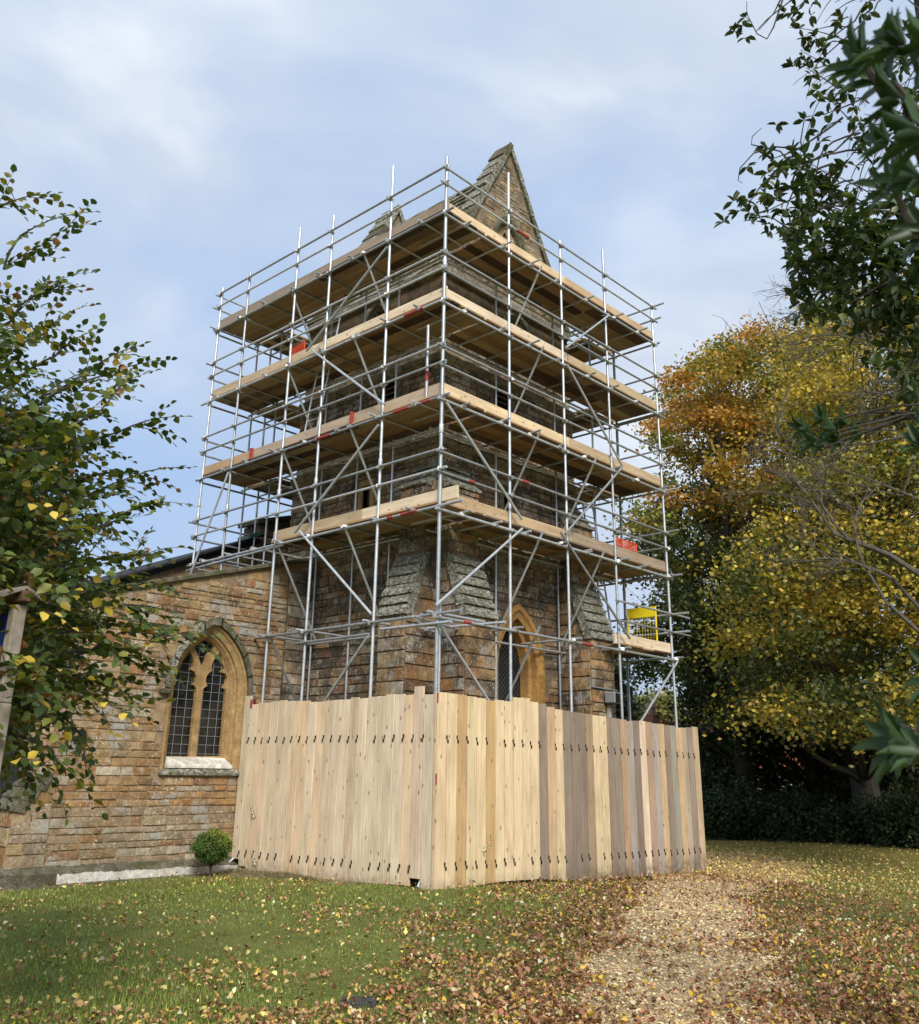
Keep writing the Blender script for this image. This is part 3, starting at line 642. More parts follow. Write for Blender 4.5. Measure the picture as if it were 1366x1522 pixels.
for i in range(3):
    x0, z0 = -4.22 + i * 0.135, 0.98 + i * 0.165
    pr = [(x0 - .08, z0 - .02), (x0 - .08, z0 + .025), (x0 + .10, z0 + .17), (x0 + .27, z0 + .18), (x0 + .16, z0 - .06)]
    MB().poly([(x, 4.935 - i * .007, z) for x, z in pr] + [(x, 5.6 + i * .007, z) for x, z in pr], [tuple(range(5)), tuple(range(5, 10))] + [(k, (k + 1) % 5, 5 + (k + 1) % 5, 5 + k) for k in range(5)]).build('weathering_slab', M['mossy'], AISLE, bevel=0.01)
# pale wall running back behind the corner
MB().box((-9.0, 7.2, -0.4), (-4.0, 7.8, 2.3)).build('side_wall', M['pale_wall'], AISLE)
wl = []; course_stones(wl, fR(7.2), -6.2, -4.0, 0.0, 2.3, (0.16, 0.26), (0.22, 0.5), lambda u, z: True, lambda u, z: dict(pale=4, pink=2, grey=2), 0.014)
link_stones(wl, M['pale_wall'], AISLE, 0)
# nave gable behind with dark raking roof edge
ntop = lambda u: 5.44 + 0.449 * (u + 1.58) - 0.17
MB().box((-5.5, 8.0, 0), (1.96, 8.6, 1), f=lambda x, y, z: (x, y, -0.3 if z < .5 else ntop(x))).build('nave_wall', M['mortar'], AISLE)
nl = []; course_stones(nl, fR(8.0), -4.2, 1.96, 3.6, 7.1, (0.15, 0.22), (0.3, 0.6), lambda u, z: z < ntop(u), lambda u, z: dict(ochre=2, tan=2, brown=2, rust=1.5))
link_stones(nl, M['stone'], AISLE, 0)
for k, (d, h0, h1) in enumerate(((0.14, -0.07, 0.0), (0.22, 0.004, 0.06), (0.28, 0.064, 0.12))):
    MB().box((-5.8, 0, 0), (1.93, 6, 1), f=lambda x, y, z, d=d, h0=h0, h1=h1: (x, 8.0 - d + y, ntop(x) + (h0 if z < .5 else h1))).build('roof_edge', M['roofdark'], AISLE)
M['patina'] = m_plain('green_copper', (0.12, 0.21, 0.17), 0.7)
MB().box((1.45, 7.6, 0), (1.94, 8.1, 1), f=lambda x, y, z: (x, y, ntop(x) + (0.124 if z < .5 else 0.22))).build('copper_flashing', M['patina'], AISLE)
MB().box((1.94, 7.95, 3.0), (4.2, 8.6, 0), f=lambda x, y, z: (x, y, z if z > 1 else 7.25 + 0.30 * (x - 1.94))).build('nave_parapet', M['mortar_dark'], AISLE)
nl = []; course_stones(nl, fR(7.95), 1.94, 3.4, 4.5, 7.6, (0.14, 0.22), (0.2, 0.45), lambda u, z: z < 7.22 + .3 * (u - 1.94), lambda u, z: dict(tan=2, grey=2, brown=2))
link_stones(nl, M['tower_stone'], AISLE, 0)
for i in range(4):
    a = 1.80 + i * 0.6; MB().box((a, 7.85, 0), (a + .59, 8.7, .12), f=lambda x, y, z: (x, y, 7.27 + 0.30 * (x - 1.94) + z)).build('parapet_coping_stone', M['mossy'], AISLE, bevel=0.02)

# ================================================================ scaffold
SC = empty('scaffold', (0, 0, 0), 'tall galvanised tube scaffold with four timber decks around the church tower', 'scaffold')
cyl = MB().tube([(0, 0, 0), (0, 0, 1)], 1.0, 10).mesh('tube', M['galv'], False)
for p_ in cyl.polygons: p_.use_smooth = len(p_.vertices) == 4
def tube(name, a, b, r=0.0265, par=SC):
    a, b = Vector(a), Vector(b); d = b - a; o = bpy.data.objects.new(name, cyl); COL.objects.link(o)
    o.location = a; o.rotation_euler = d.to_track_quat('Z', 'Y').to_euler(); o.scale = (r, r, d.length); return parent(o, par)
LV = [4.051, 5.867, 7.867, 9.779, 11.640]
LB = [0.0, 1.564, 3.426, 4.617, 6.481, 7.633]; RB = [1.917, 3.690, 5.390, 7.488]
XE, YE = 7.488, 7.633; IN = 1.12
# coupler: two half shells and a bolt
cb = MB().box((-.042, -.036, -.03), (.042, .036, .03)); cb.box((-.03, .036, -.022), (.03, .062, .022)); cb.tube([(-.03, .05, 0), (-.085, .052, .01)], 0.009, 5); cb.tube([(.035, -.02, 0), (.07, -.035, -.012)], 0.010, 5)
cbm = cb.mesh('coupler', M['coupler'])
ncoup = 0
def coupler(p, rz=None):
    global ncoup
    if ncoup >= 300: return
    ncoup += 1
    o = bpy.data.objects.new('coupler', cbm); COL.objects.link(o); o.location = p
    o.rotation_euler = (random.uniform(-.3, .3), random.uniform(-.3, .3), random.uniform(0, 6.28) if rz is None else rz); parent(o, SC)
# standards
topsL = [12.90, 13.47, 13.08, 13.27, 12.82, 12.84]; footL = [0.0, -0.05, -0.12, -0.15, 5.02, 4.92]
for l, t_, z_ in zip(LB, topsL, footL):
    big = l == 0
    tube('standard', (0.03, l + 0.02, max(z_, 0)) if big else (0.035, l, z_), (0.03, l + .02, t_) if big else (0.035, l, t_), 0.034 if big else 0.0285)
    for z in ((7.2, 10.5) if big else (6.9,)):
        if z > z_: tube('tube_joint', (0.035 if not big else .03, l + (.02 if big else 0), z), (0.035 if not big else .03, l + (.02 if big else 0), z + 0.16), 0.042)
tube('standard', (0.10, 0.03, 0), (0.10, 0.03, 4.3), 0.028)
for r, t_ in zip(RB, (13.57, 12.76, 13.30, 12.72)): tube('standard', (r, 0.035, -0.3), (r, 0.035, t_), 0.028)
for r in (1.2, 3.3, 5.4): tube('standard', (XE, r, -0.35), (XE, r, 12.8), 0.026)
for r in (1.6, 3.6, 5.6, XE): tube('standard', (r, YE, 5.2 if r < 2 else -0.3), (r, YE, 12.8), 0.026)
tube('standard', (XE, YE, -0.3), (XE, YE, 12.8), 0.026)
for l in (2.43, 3.50, 4.66): tube('standard', (IN + .03, l, 0), (IN + .03, l, 11.75), 0.024)
for l in (6.55, 7.55): tube('standard', (IN + .03, l, 5.3), (IN + .03, l, 11.75), 0.024)
for r in (2.83, 4.86): tube('standard', (r, IN + .03, -.2), (r, IN + .03, 11.75), 0.024)
for r in (6.35, XE - .05): tube('standard', (r, IN + .03, -.3), (r, IN + .03, 12.8), 0.024)
for r in (3.0, 5.0): tube('standard', (6.38, r, -.3), (6.38, r, 11.75), 0.024)
tube('standard', (0.05, 0.43, 7.95), (0.05, 0.43, 9.42), 0.030)
# ledgers (along the faces), transoms (across), guard rails
for k, z in enumerate(LV):
    e = lambda: random.uniform(0.05, 0.3)
    y1 = 4.95 if k == 0 else YE + e()
    tube('ledger', (-0.02, -e() if k not in (0, 1) else -.55, z), (-0.02, y1, z), 0.026)
    tube('ledger', (-0.1, -0.02, z - 0.055), (XE + e(), -0.02, z - 0.055), 0.026)
    tube('ledger', (IN, 0.9, z - .02), (IN, 4.7 if k == 0 else YE, z - .02), 0.024); tube('ledger', (0.85, IN, z - 0.07), (XE, IN, z - 0.07), 0.024)
    tube('ledger', (XE + .055, -e(), z), (XE + .055, YE, z), 0.025); tube('ledger', (6.36, 1.0, z - .02), (6.36, YE, z - .02), 0.024)
    if k: tube('ledger', (0, YE + .055, z - .05), (XE, YE + .055, z - .05), 0.025); tube('ledger', (0, 6.45, z - .05), (XE, 6.45, z - .05), 0.024)
    if k == 0:
        tube('ledger', (-0.03, -.35, z - .16), (-0.03, 1.3, z - .14), .026); tube('ledger', (-.03, 1.6, z - .2), (0.0, 3.7, z - .2), .026)
        for l in LB[:4]: tube('transom', (-0.15, l + .07, z + .03), (1.25, l + .07, z + .03), 0.024); coupler((-0.01, l + .04, z))
        for r in RB: tube('transom', (r + .06, -0.2, z), (r + .06, 1.25, z), 0.024); coupler((r + .03, -.02, z - .03))
        tube('transom', (-.3, 0.25, z - .05), (1.35, .7, z - .05), .024); tube('transom', (1.2, -.45, z - .03), (.9, 1.3, z - .03), .024)
        continue
    l = 0.62
    while l < YE:
        tube('transom', (-random.uniform(.06, .22), l, z + 0.05), (1.22, l, z + 0.05), 0.022); coupler((-.01, l, z + .02)); l += random.uniform(0.85, 1.1)
    r = 0.55
    while r < XE:
        tube('transom', (r, -random.uniform(.10, .32), z + 0.0), (r, 1.22, z + 0.0), 0.022); coupler((r, -.02, z - .03)); r += random.uniform(0.85, 1.15)
    for q in (1.6, 2.9, 4.2, 5.5, 6.9): tube('transom', (6.28, q, z + .05), (XE + .15, q, z + .05), 0.022)
    for q in (1.7, 3.0, 4.3, 5.6, 6.8): tube('transom', (q, 6.4, z + 0.0), (q, YE + .1, z + 0.0), 0.022)
    for dz in (0.66, 1.02):
        zz = z + dz
        tube('guard_rail', (-0.005 - .02, -e() * .6, zz), (-0.025, YE + e() * .5, zz), 0.0235)
        tube('guard_rail', (-e(), -0.025, zz - .05), (XE + e() * .6, -0.025, zz - .05), 0.0235)
        tube('guard_rail', (XE + .05, -e(), zz), (XE + .05, YE, zz), 0.0235)
        tube('guard_rail', (-e() * .6, YE + .05, zz - .05), (XE, YE + .05, zz - .05), 0.0235)
        for l in LB: coupler((0.0, l, zz))
        for r in RB: coupler((r, 0.0, zz - .05))
    for l in LB: coupler((0.0, l, z))
    for r in RB: coupler((r, 0.0, z - .055))
# rails round the low platform at the right-hand end
z = LV[0]
for dz in (0.55, 0.95): tube('guard_rail', (5.25, -.025, z + dz), (XE + .75, -.025, z + dz), .0235); tube('guard_rail', (XE + .05, -.4, z + dz), (XE + .05, 5.4, z + dz), .0235)
# second-lift ledger carried left over the aisle roof, and rails above it
for dz in (-0.03,): tube('ledger', (0.0, 4.3, 5.87 + dz), (0.0, 7.8, 5.80 + dz), .026)
# façade braces and ledger braces
for (l0, z0), (l1, z1) in (((1.51, 11.47), (3.9, 9.93)), ((3.68, 9.87), (1.39, 8.06)), ((1.53, 7.69), (3.85, 6.0)), ((3.68, 6.0), (1.5, 4.18)), ((1.57, 3.8), (3.2, 2.2)), ((6.39, 7.77), (7.59, 5.45))):
    tube('brace', (-0.08, l0, z0), (-0.08, l1, z1), 0.0255)
for (r0, z0), (r1, z1) in (((0.04, 7.75), (2.13, 6.06)), ((3.69, 9.72), (5.64, 7.98)), ((5.61, 7.93), (3.47, 6.04)), ((2.13, 5.88), (-0.12, 4.16)), ((3.32, 6.05), (5.62, 4.26)), ((5.38, 11.55), (3.66, 10.11)), ((7.5, 3.97), (5.6, 2.4)), ((-0.03, 3.88), (1.8, 2.2))):
    tube('brace', (r0, -0.08, z0), (r1, -0.08, z1), 0.0255)
for l, k in ((2.29, 4), (4.69, 4), (2.45, 3), (4.61, 3), (2.43, 2), (4.55, 2), (2.41, 1), (4.47, 1), (4.49, 0)):
    tube('brace', (-0.04, l, LV[k] + 0.06), (1.12, l + .03, LV[k] - 1.75), 0.0245); coupler((-.02, l, LV[k] + .02))
for r, k in ((2.89, 4), (2.91, 3), (2.74, 2), (4.7, 2), (2.79, 1), (4.85, 1), (2.64, 0)):
    tube('brace', (r, -0.06, LV[k] + 0.10), (r + .03, 1.12, LV[k] - 1.75), 0.0245)
# red and dark bands painted on tubes
for a, b in (((-.02, .5, 5.867), (-.02, .9, 5.867)), ((-.02, 1.1, 5.867), (-.02, 1.25, 5.867)), ((-.02, .25, 7.867), (-.02, .45, 7.867)), ((-.02, .8, 7.867), (-.02, 1.2, 7.867)), ((-.02, 3.0, 7.867), (-.02, 3.5, 7.867)), ((-.02, .5, 9.779), (-.02, 1.0, 9.779)), ((.7, -.025, 6.48), (.85, -.025, 6.48)), ((2.2, -.025, 6.84), (2.4, -.025, 6.84)), ((2.1, -.025, 12.25), (2.5, -.025, 12.25)), ((.6, -.02, 3.996), (.8, -.02, 3.996)), ((4.0, -.02, 3.996), (4.35, -.02, 3.996)), ((.05, .43, 8.3), (.05, .43, 8.5))):
    o = tube('painted_band', a, b, 0.0315); o.material_slots[0].link = 'OBJECT'; o.material_slots[0].material = M['red']
# timber: boards are unit builds with their length on z
def board(name, a, b, wdir, w_, t_, col, par=SC, slack=0.0, mt='wood'):
    """board from a to b (centre line), width along wdir, thickness t_"""
    a, b, wdir = Vector(a), Vector(b), Vector(wdir).normalized(); d = b - a; L = d.length; zz = d.normalized(); yy = zz.cross(wdir)
    mb = MB(); k = 0.004
    mb.box((-w_ / 2, -t_ / 2, 0), (w_ / 2, t_ / 2, L)); o = mb.build(name, M[mt]); md = o.modifiers.new('bevel', 'BEVEL'); md.width = 0.003; md.segments = 1
    m4 = Matrix(((wdir.x, yy.x, zz.x, a.x), (wdir.y, yy.y, zz.y, a.y), (wdir.z, yy.z, zz.z, a.z), (0, 0, 0, 1)))
    o.color = (*col, 1); parent(o, par); o.matrix_basis = m4; return o
NEW, NEWY, MID, GREYB, GREYL, BRN, TANB = (0.74, 0.61, 0.44), (0.73, 0.57, 0.36), (0.52, 0.40, 0.26), (0.29, 0.225, 0.175), (0.42, 0.375, 0.33), (0.42, 0.30, 0.20), (0.56, 0.41, 0.25)
def jit(c, s=0.12):
    q = random.uniform(1 - s, 1 + s); return tuple(x * q * random.uniform(.98, 1.02) for x in c)
def deckcol(): return jit(random.choice([(.36, .235, .125), (.38, .26, .14), (.32, .195, .095), (.16, .10, .06), (.17, .13, .10), (0.09, 0.058, 0.036), (.44, .33, .20), (.36, .27, .17)]), .2)
for k in (1, 2, 3, 4):
    z = LV[k] + 0.095
    for i in range(5):
        c = 0.13 + i * 0.232
        def run(p0, p1, mk):
            q = p0
            while q < p1 - .02:
                l = min(random.choice([2.4, 3.0, 3.9]), p1 - q)
                if p1 - q - l < .5: l = p1 - q
                mk(q, q + l - .01); q += l
        run(0.02 if k != 1 else 0.02, YE if k > 1 else 4.75, lambda a, b: board('deck_board', (c, a, z), (c, b, z), (1, 0, 0), 0.217, 0.038, deckcol()))
        run(1.25, XE, lambda a, b: board('deck_board', (a, c, z), (b, c, z), (0, 1, 0), 0.217, 0.038, deckcol()))
        cc = XE - 0.13 - i * 0.232
        run(1.25, YE, lambda a, b: board('deck_board', (cc, a, z + .0), (cc, b, z + .0), (1, 0, 0), 0.217, 0.038, deckcol()))
        cy = YE - 0.13 - i * 0.232
        if k > 1: run(1.25, 6.3, lambda a, b: board('deck_board', (a, cy, z), (b, cy, z), (0, 1, 0), 0.217, 0.038, deckcol()))
# small platform at the first lift, right-hand end
for i in range(5):
    cc = XE - 0.13 - i * 0.232
    board('deck_board', (cc, 0.05, LV[0] + .09), (cc, 4.2, LV[0] + .09), (1, 0, 0), 0.217, 0.038, deckcol())
for i in range(4): board('deck_board', (5.45, .13 + i * .232, LV[0] + .09), (6.28, .13 + i * .232, LV[0] + .09), (0, 1, 0), .225, .038, deckcol())
# toe boards, on edge outside the decks
def toe_run(k, side, segs):
    z = LV[k] + 0.10 + 0.1125
    for i, (a, b, c) in enumerate(segs):
        off = 0.075 if side in 'LR' else 0
        if side == 'L': board('toe_board', (0.085, a, z), (0.085, b - .008, z), (0, 0, 1), 0.225, 0.038, c)
        elif side == 'R': board('toe_board', (a, 0.085, z), (b - .008, 0.085, z), (0, 0, 1), 0.225, 0.038, c)
        elif side == 'E': board('toe_board', (XE - .02, a, z), (XE - .02, b, z), (0, 0, 1), 0.225, 0.038, c)
        else: board('toe_board', (a, YE - .03, z), (b, YE - .03, z), (0, 0, 1), 0.225, 0.038, c)
GB = (0.33, 0.27, 0.21)
toe_run(4, 'L', [(0.0, 3.75, (0.33, .26, .20)), (3.75, YE, (0.30, .25, .20))]); toe_run(4, 'R', [(0.11, 3.9, NEWY), (3.9, XE, TANB)])
toe_run(3, 'L', [(0.0, 3.9, NEW), (3.9, YE, (0.50, .39, .27))]); toe_run(3, 'R', [(0.11, 3.9, NEW), (3.9, XE, (0.52, .41, .26))])
toe_run(2, 'L', [(0.06, 2.45, (0.48, .37, .27)), (2.45, 5.75, (0.44, .34, .25)), (5.75, YE, (0.46, .31, .18))]); toe_run(2, 'R', [(0.11, 3.9, NEWY), (3.9, XE, MID)])
toe_run(1, 'L', [(-0.35, 2.05, NEW), (2.05, 4.75, (0.46, .36, .23))]); toe_run(1, 'R', [(0.11, 3.9, (0.52, .38, .23)), (3.9, XE, (0.36, .28, .20))])
z = LV[0] + .2; board('toe_board', (5.3, .085, z), (XE, .085, z), (0, 0, 1), .225, .038, NEW)
for k in (1, 2, 3, 4): toe_run(k, 'E', [(0.15, 3.9, MID), (3.91, YE, MID)])
for k in (2, 3, 4): toe_run(k, 'N', [(0.15, 3.9, MID), (3.91, XE, MID)])
MB().box((0, 2.42, -.13), (.13, 2.475, .13), f=lambda x, y, z: (x, y, z + LV[2] + .215)).build('board_band', M['red'], SC)
MB().box((0, 5.72, -.13), (.13, 5.775, .13), f=lambda x, y, z: (x, y, z + LV[2] + .215)).build('board_band', M['red'], SC)

# things left on the scaffold
def ladder(name, a, b, wv, wd, label):
    t = empty(name, a, label, 'ladder'); a, b, wv = Vector(a), Vector(b), Vector(wv).normalized()
    for s in (-1, 1):
        tube('stile', a + wv * s * wd / 2, b + wv * s * wd / 2, 0.022, t).material_slots[0].link = 'DATA'
        mb = MB().tube([b + wv * s * wd / 2, b + wv * s * wd / 2 + (b - a).normalized() * 0.1], .026, 8); mb.build('stile_cap', M['red'], t)
    L = (b - a).length; n = int(L / 0.25)
    for i in range(1, n): c = a + (b - a) * (i / n); tube('rung', c - wv * wd / 2, c + wv * wd / 2, 0.013, t)
ladder('ladder', (0.62, 4.58, LV[2] + .12), (0.72, 3.95, 11.45), (0, 1, 0), 0.42, 'aluminium ladder with red tips between the decks on the left scaffold face')
ladder('ladder', (6.95, 1.30, LV[0] + .1), (6.9, 1.75, 7.9), (1, 0, 0), 0.42, 'aluminium ladder rising inside the right-hand end of the scaffold')
def mesh_guard(name, loc, wv, wd, h, label):
    t = empty(name, loc, label, 'mesh guard', None); p = Vector(loc); wv = Vector(wv).normalized()
    fr = MB()
    for a, b in (((0, 0), (wd, 0)), ((wd, 0), (wd, h)), ((wd, h), (0, h)), ((0, h), (0, 0))): fr.tube([p + wv * a[0] + Vector((0, 0, a[1])), p + wv * b[0] + Vector((0, 0, b[1]))], .014, 6)
    fr.build('frame', M['orange'], t); g = MB(); n = int(wd / .05)
    for i in range(1, n): g.tube([p + wv * (wd * i / n), p + wv * (wd * i / n) + Vector((0, 0, h))], .009, 4)
    for i in range(1, int(h / .05)): g.tube([p + Vector((0, 0, i * .05)), p + wv * wd + Vector((0, 0, i * .05))], .009, 4)
    g.build('mesh_panel', M['orange'], t)
mesh_guard('mesh_guard', (0.35, 4.55, LV[3] + .13), (0.1, 1, 0), 0.62, 0.62, 'orange plastic mesh guard on the third deck, left scaffold face')
mesh_guard('mesh_guard', (6.35, 0.6, LV[1] + .13), (1, 0, 0), 0.8, 0.62, 'orange plastic mesh guard on the lowest deck near the right-hand corner')
# yellow self-closing ladder gate
G = empty('ladder_gate', (7.33, 0.75, LV[0] + .1), 'yellow steel ladder gate standing at the low right-hand scaffold platform', 'gate')
g0 = Vector((7.30, 1.0, LV[0] + .14)); gw = Vector((0.06, -0.68, 0)); H = 1.0
fr = MB()
for s in (0, 1): fr.tube([g0 + gw * s, g0 + gw * s + Vector((0, 0, H))], .022, 8)
fr.tube([g0, g0 + gw], .018, 8); fr.build('gate_frame', M['yellow'], G)
MB().poly([g0 + Vector((-.015, 0, H - .22)), g0 + gw + Vector((-.015, 0, H - .22)), g0 + gw + Vector((-.015, 0, H)), g0 + Vector((-.015, 0, H)), g0 + Vector((.015, 0, H - .22)), g0 + gw + Vector((.015, 0, H - .22)), g0 + gw + Vector((.015, 0, H)), g0 + Vector((.015, 0, H))],
          [(0, 1, 2, 3), (4, 5, 6, 7), (0, 1, 5, 4), (3, 2, 6, 7), (0, 3, 7, 4), (1, 2, 6, 5)]).build('top_plate', M['yellow'], G)
ms = MB()
for i in range(1, 10): ms.tube([g0 + gw * i / 10, g0 + gw * i / 10 + Vector((0, 0, H - .22))], .003, 4)
for i in range(1, 5): ms.tube([g0 + Vector((0, 0, i * .16)), g0 + gw + Vector((0, 0, i * .16))], .003, 4)
ms.build('mesh_panel', M['yellow'], G)
# flood lamp on the right-hand buttress
FL = empty('flood_lamp', (5.58, 0.44, 3.05), 'small grey flood lamp fixed to the right-hand tower buttress', 'lamp')
MB().box((5.40, 0.20, 2.98), (5.74, 0.44, 3.20)).build('housing', M['plasticgrey'], FL, bevel=0.015)
MB().box((5.43, 0.185, 3.0), (5.71, 0.198, 3.17)).build('lens', M['glass'], FL)
MB().box((5.50, 0.40, 2.62), (5.60, 0.47, 2.96)).build('conduit_box', M['pale_wall'], FL, bevel=0.01)
MB().tube([(5.0, .46, 3.28), (5.9, .46, 3.26)], .012, 6).build('cable', M['plasticgrey'], FL)

# ================================================================ hoarding
HO = empty('hoarding', (0, 0, 0), 'tall timber board hoarding around the scaffold foot, pale new boards and grey reused ones', 'hoarding')
def interp(x, xs, ys): return float(np.interp(x, xs, ys))
Ltop = [(0.0, 2.79), (0.2, 2.90), (0.45, 2.78), (1.31, 2.78), (1.74, 2.80), (2.2, 2.76), (2.8, 2.74), (3.4, 2.75), (3.9, 2.79), (4.5, 2.77), (4.72, 2.78), (5.05, 2.91)]
Lbot = [(0, -.02), (.36, 0.0), (1.4, -.04), (2.5, -.10), (3.05, -.08), (3.3, -.04), (4.4, -.10), (4.9, 0.02)]
lastw = 0.0
sl = MB(); sr = MB()
nL = 23; wL = 5.06 / nL
for i in range(nL):
    c = (i + .5) * wL - .10
    zt = 2.78 + random.uniform(-.012, .012) + (0.135 if i == 1 else 0) + (0.14 if i == nL - 1 else 0) + (-.03 if 8 < i < 14 else 0) + (.025 if i in (3, 4, 9, 10, 17, 18) else 0)
    zb = interp(c, *zip(*Lbot)) + (0.12 if i == 1 else 0) - (0.0 if i != 22 else -.06)
    lean = -0.055 * (c / 5)
    x = -0.113 + random.uniform(-.009, .006)
    col = jit(random.choice([NEW, NEW, (0.74, .57, .38), (0.70, .58, .42), (0.67, .53, .38)]), .07)
    if i == 0: col = (0.66, .56, .42)
    board('hoarding_board', (x, c, zb), (x + .0, c + lean * 0 + random.uniform(-.004, .004), zt), (0, 1, 0), wL - random.uniform(.009, .016), 0.034, col, HO)
cR = [NEWY] * 11 + [GREYB, TANB, NEWY, GREYB, GREYB, GREYB, BRN, NEWY, NEWY, GREYB, (0.32, .26, .20), (0.48, .34, .21), GREYL, GREYB, NEW, (0.46, .32, .22), GREYL, TANB, GREYB, (0.35, .33, .27), TANB, (0.46, .38, .28), (0.32, .26, .21), (0.52, .40, .26)]
tR = [0, 0, -.005, -.01, -.02, -.035, -.03, -.02, .05, .055, .0, -.02, -.05, -.09, -.10, -.10, -.11, -.12, -.13, -.13, -.16, -.155, -.17, -.18, -.16, -.16, -.17, -.18, -.19, -.19, -.20, -.22, -.22, -.20, -.19]
wR = 8.16 / 35
for i in range(35):
    c = -.08 + (i + .5) * wR; zb = interp(c, (0, .75, 1.2, 1.7, 2.42, 3.5, 4.4, 5.5, 6.7, 7.8), (-.03, -.03, -.01, -.01, -.03, -.13, -.15, -.18, -.24, -.29))
    y = -0.113 + random.uniform(-.009, .006)
    col = jit(cR[i], .06)
    if i < 11 and i in (2, 5): col = jit((0.56, .38, .18), .05)
    board('hoarding_board', (c, y, zb), (c + random.uniform(-.004, .004), y, 2.80 + tR[i] + random.uniform(-.01, .01)), (1, 0, 0), wR - random.uniform(.009, .016), 0.034, col, HO)
# the strap slots at every board joint, in two rows, and horizontal ledgers behind
slot = MB().box((-.012, -.006, -.026), (.012, .006, .026)).mesh('strap_slot', M['black'])
def slot_at(p, rot):
    for dz, du in ((.032, -.012), (-.03, .014)):
        o = bpy.data.objects.new('strap_slot', slot); COL.objects.link(o); o.rotation_euler = (0, 0, rot)
        q = Vector(p) + Vector((0, du if rot else 0, dz)) + Vector((0 if rot else du, 0, 0)); o.location = q; parent(o, HO)
for i in range(nL):
    if i in (7,): continue
    c = i * wL - .10
    if i > 0: slot_at((-.1375, c, 2.12 + random.uniform(-.012, .012)), math.pi / 2)
    if i > 1 and i != 16: slot_at((-.1375, c, 0.235 + random.uniform(-.012, .012) - .008 * i * .4), math.pi / 2)
for i in range(1, 35):
    c = -.08 + i * wR
    if i not in (6, 12, 30): slot_at((c, -.1375, 2.12 - .003 * i + random.uniform(-.012, .012)), 0)
    if i not in (9, 15, 18): slot_at((c, -.1375, 0.30 - .004 * i + random.uniform(-.012, .012)), 0)
for z in (0.26, 2.1):
    tube('rail', (-.05, -.05, z), (-.05, 4.95, z), .024, HO); tube('rail', (-.05, -.05, z - .06), (8.0, -.05, z - .06), .024, HO)
# corner upright and tape
MB().box((-.135, -.14, -.04), (-.105, -.11, 2.79)).build('corner_batten', M['wood'], HO).color = (.55, .43, .30, 1)
for z0, z1, y in ((2.66, 2.80, -.15), (1.45, 1.60, -.15)): MB().box((-.10, -.146, z0), (-.075, -.1335, z1)).build('red_tape', M['red'], HO)
MB().box((-.15, 4.70, 2.72), (-.10, 4.745, 2.86)).build('red_tape', M['red'], HO)
# raking prop feet poking out below the boards
tube('prop', (0.15, 4.75, 0.35), (-0.35, 5.0, -.16), .024, HO); tube('prop', (0.3, .25, 0.5), (-.16, .12, -.0), .026, HO)

# ================================================================ foliage helpers
def orient(n, flat=0.5):
    d = rng.normal(size=(n, 3)); d /= np.linalg.norm(d, axis=1)[:, None]; return d
def leaves_mesh(pts, dirs, nrm, size, cols, wr=0.6, fold=0.12):
    """six-point folded leaves: base, two pairs of sides, tip"""
    n = len(pts); L = size[:, None]; side = np.cross(nrm, dirs); side /= np.linalg.norm(side, axis=1)[:, None] + 1e-9
    nn = np.cross(dirs, side)
    W = L * wr / 2; up = nn * L * fold
    v = np.stack([pts, pts + dirs * L * .35 + side * W + up, pts + dirs * L * .35 - side * W + up, pts + dirs * L * .72 + side * W * .75 + up * .7, pts + dirs * L * .72 - side * W * .75 + up * .7,
                  pts + dirs * L - nn * L * .08, pts + dirs * L * .38, pts + dirs * L * .75 - nn * L * .02], 1).reshape(-1, 3)
    k = np.arange(n)[:, None] * 8
    F = np.concatenate([k + np.array([[0, 1, 6]]), k + np.array([[0, 6, 2]]), k + np.array([[3, 5, 7]]), k + np.array([[7, 5, 4]])], 0)
    Q = np.concatenate([k + np.array([[1, 3, 7, 6]]), k + np.array([[6, 7, 4, 2]])], 0)
    F = np.concatenate([F, Q[:, [0, 1, 2]], Q[:, [0, 2, 3]]], 0)
    return v, F, np.repeat(cols, 8, 0)
def card_leaves(pts, size, cols, flat=0.55):
    """cheap leaf: one bent quad"""
    n = len(pts); a = orient(n); a[:, 2] *= 0.6; a /= np.linalg.norm(a, axis=1)[:, None]; b = orient(n); b = np.cross(a, b); b /= np.linalg.norm(b, axis=1)[:, None]
    L = size[:, None]; v = np.stack([pts, pts + a * L * .5 + b * L * .34, pts + a * L, pts + a * L * .5 - b * L * .34], 1).reshape(-1, 3)
    k = np.arange(n)[:, None] * 4; return v, k + np.array([[0, 1, 2, 3]]), np.repeat(cols, 4, 0)
def vcol(base, n, s=0.25):
    c = np.array(base)[None] * np.exp(rng.normal(size=(n, 1)) * s); return np.clip(c * (1 + rng.normal(size=(n, 3)) * 0.06), 0.002, 0.9)
def limb(mb, a, b, r0, r1, bend=0.12, n=6):
    a, b = Vector(a), Vector(b); L = (b - a).length; off = Vector((random.uniform(-1, 1), random.uniform(-1, 1), random.uniform(-.2, 1))) * L * bend
    pts = []
    for i in range(n + 1):
        t = i / n; pts.append(a.lerp(b, t) + off * math.sin(math.pi * t) + Vector((random.uniform(-1, 1), random.uniform(-1, 1), random.uniform(-1, 1))) * L * .012)
    mb.tube(pts, [r0 + (r1 - r0) * (i / n) ** .8 for i in range(n + 1)], 6); return pts
def in_poly_px(poly, n):
    us = [p[0] for p in poly]; vs = [p[1] for p in poly]; out = []
    while len(out) < n:
        u, v = random.uniform(min(us), max(us)), random.uniform(min(vs), max(vs))
        if inpoly(u, v, poly): out.append((u, v))
    return out

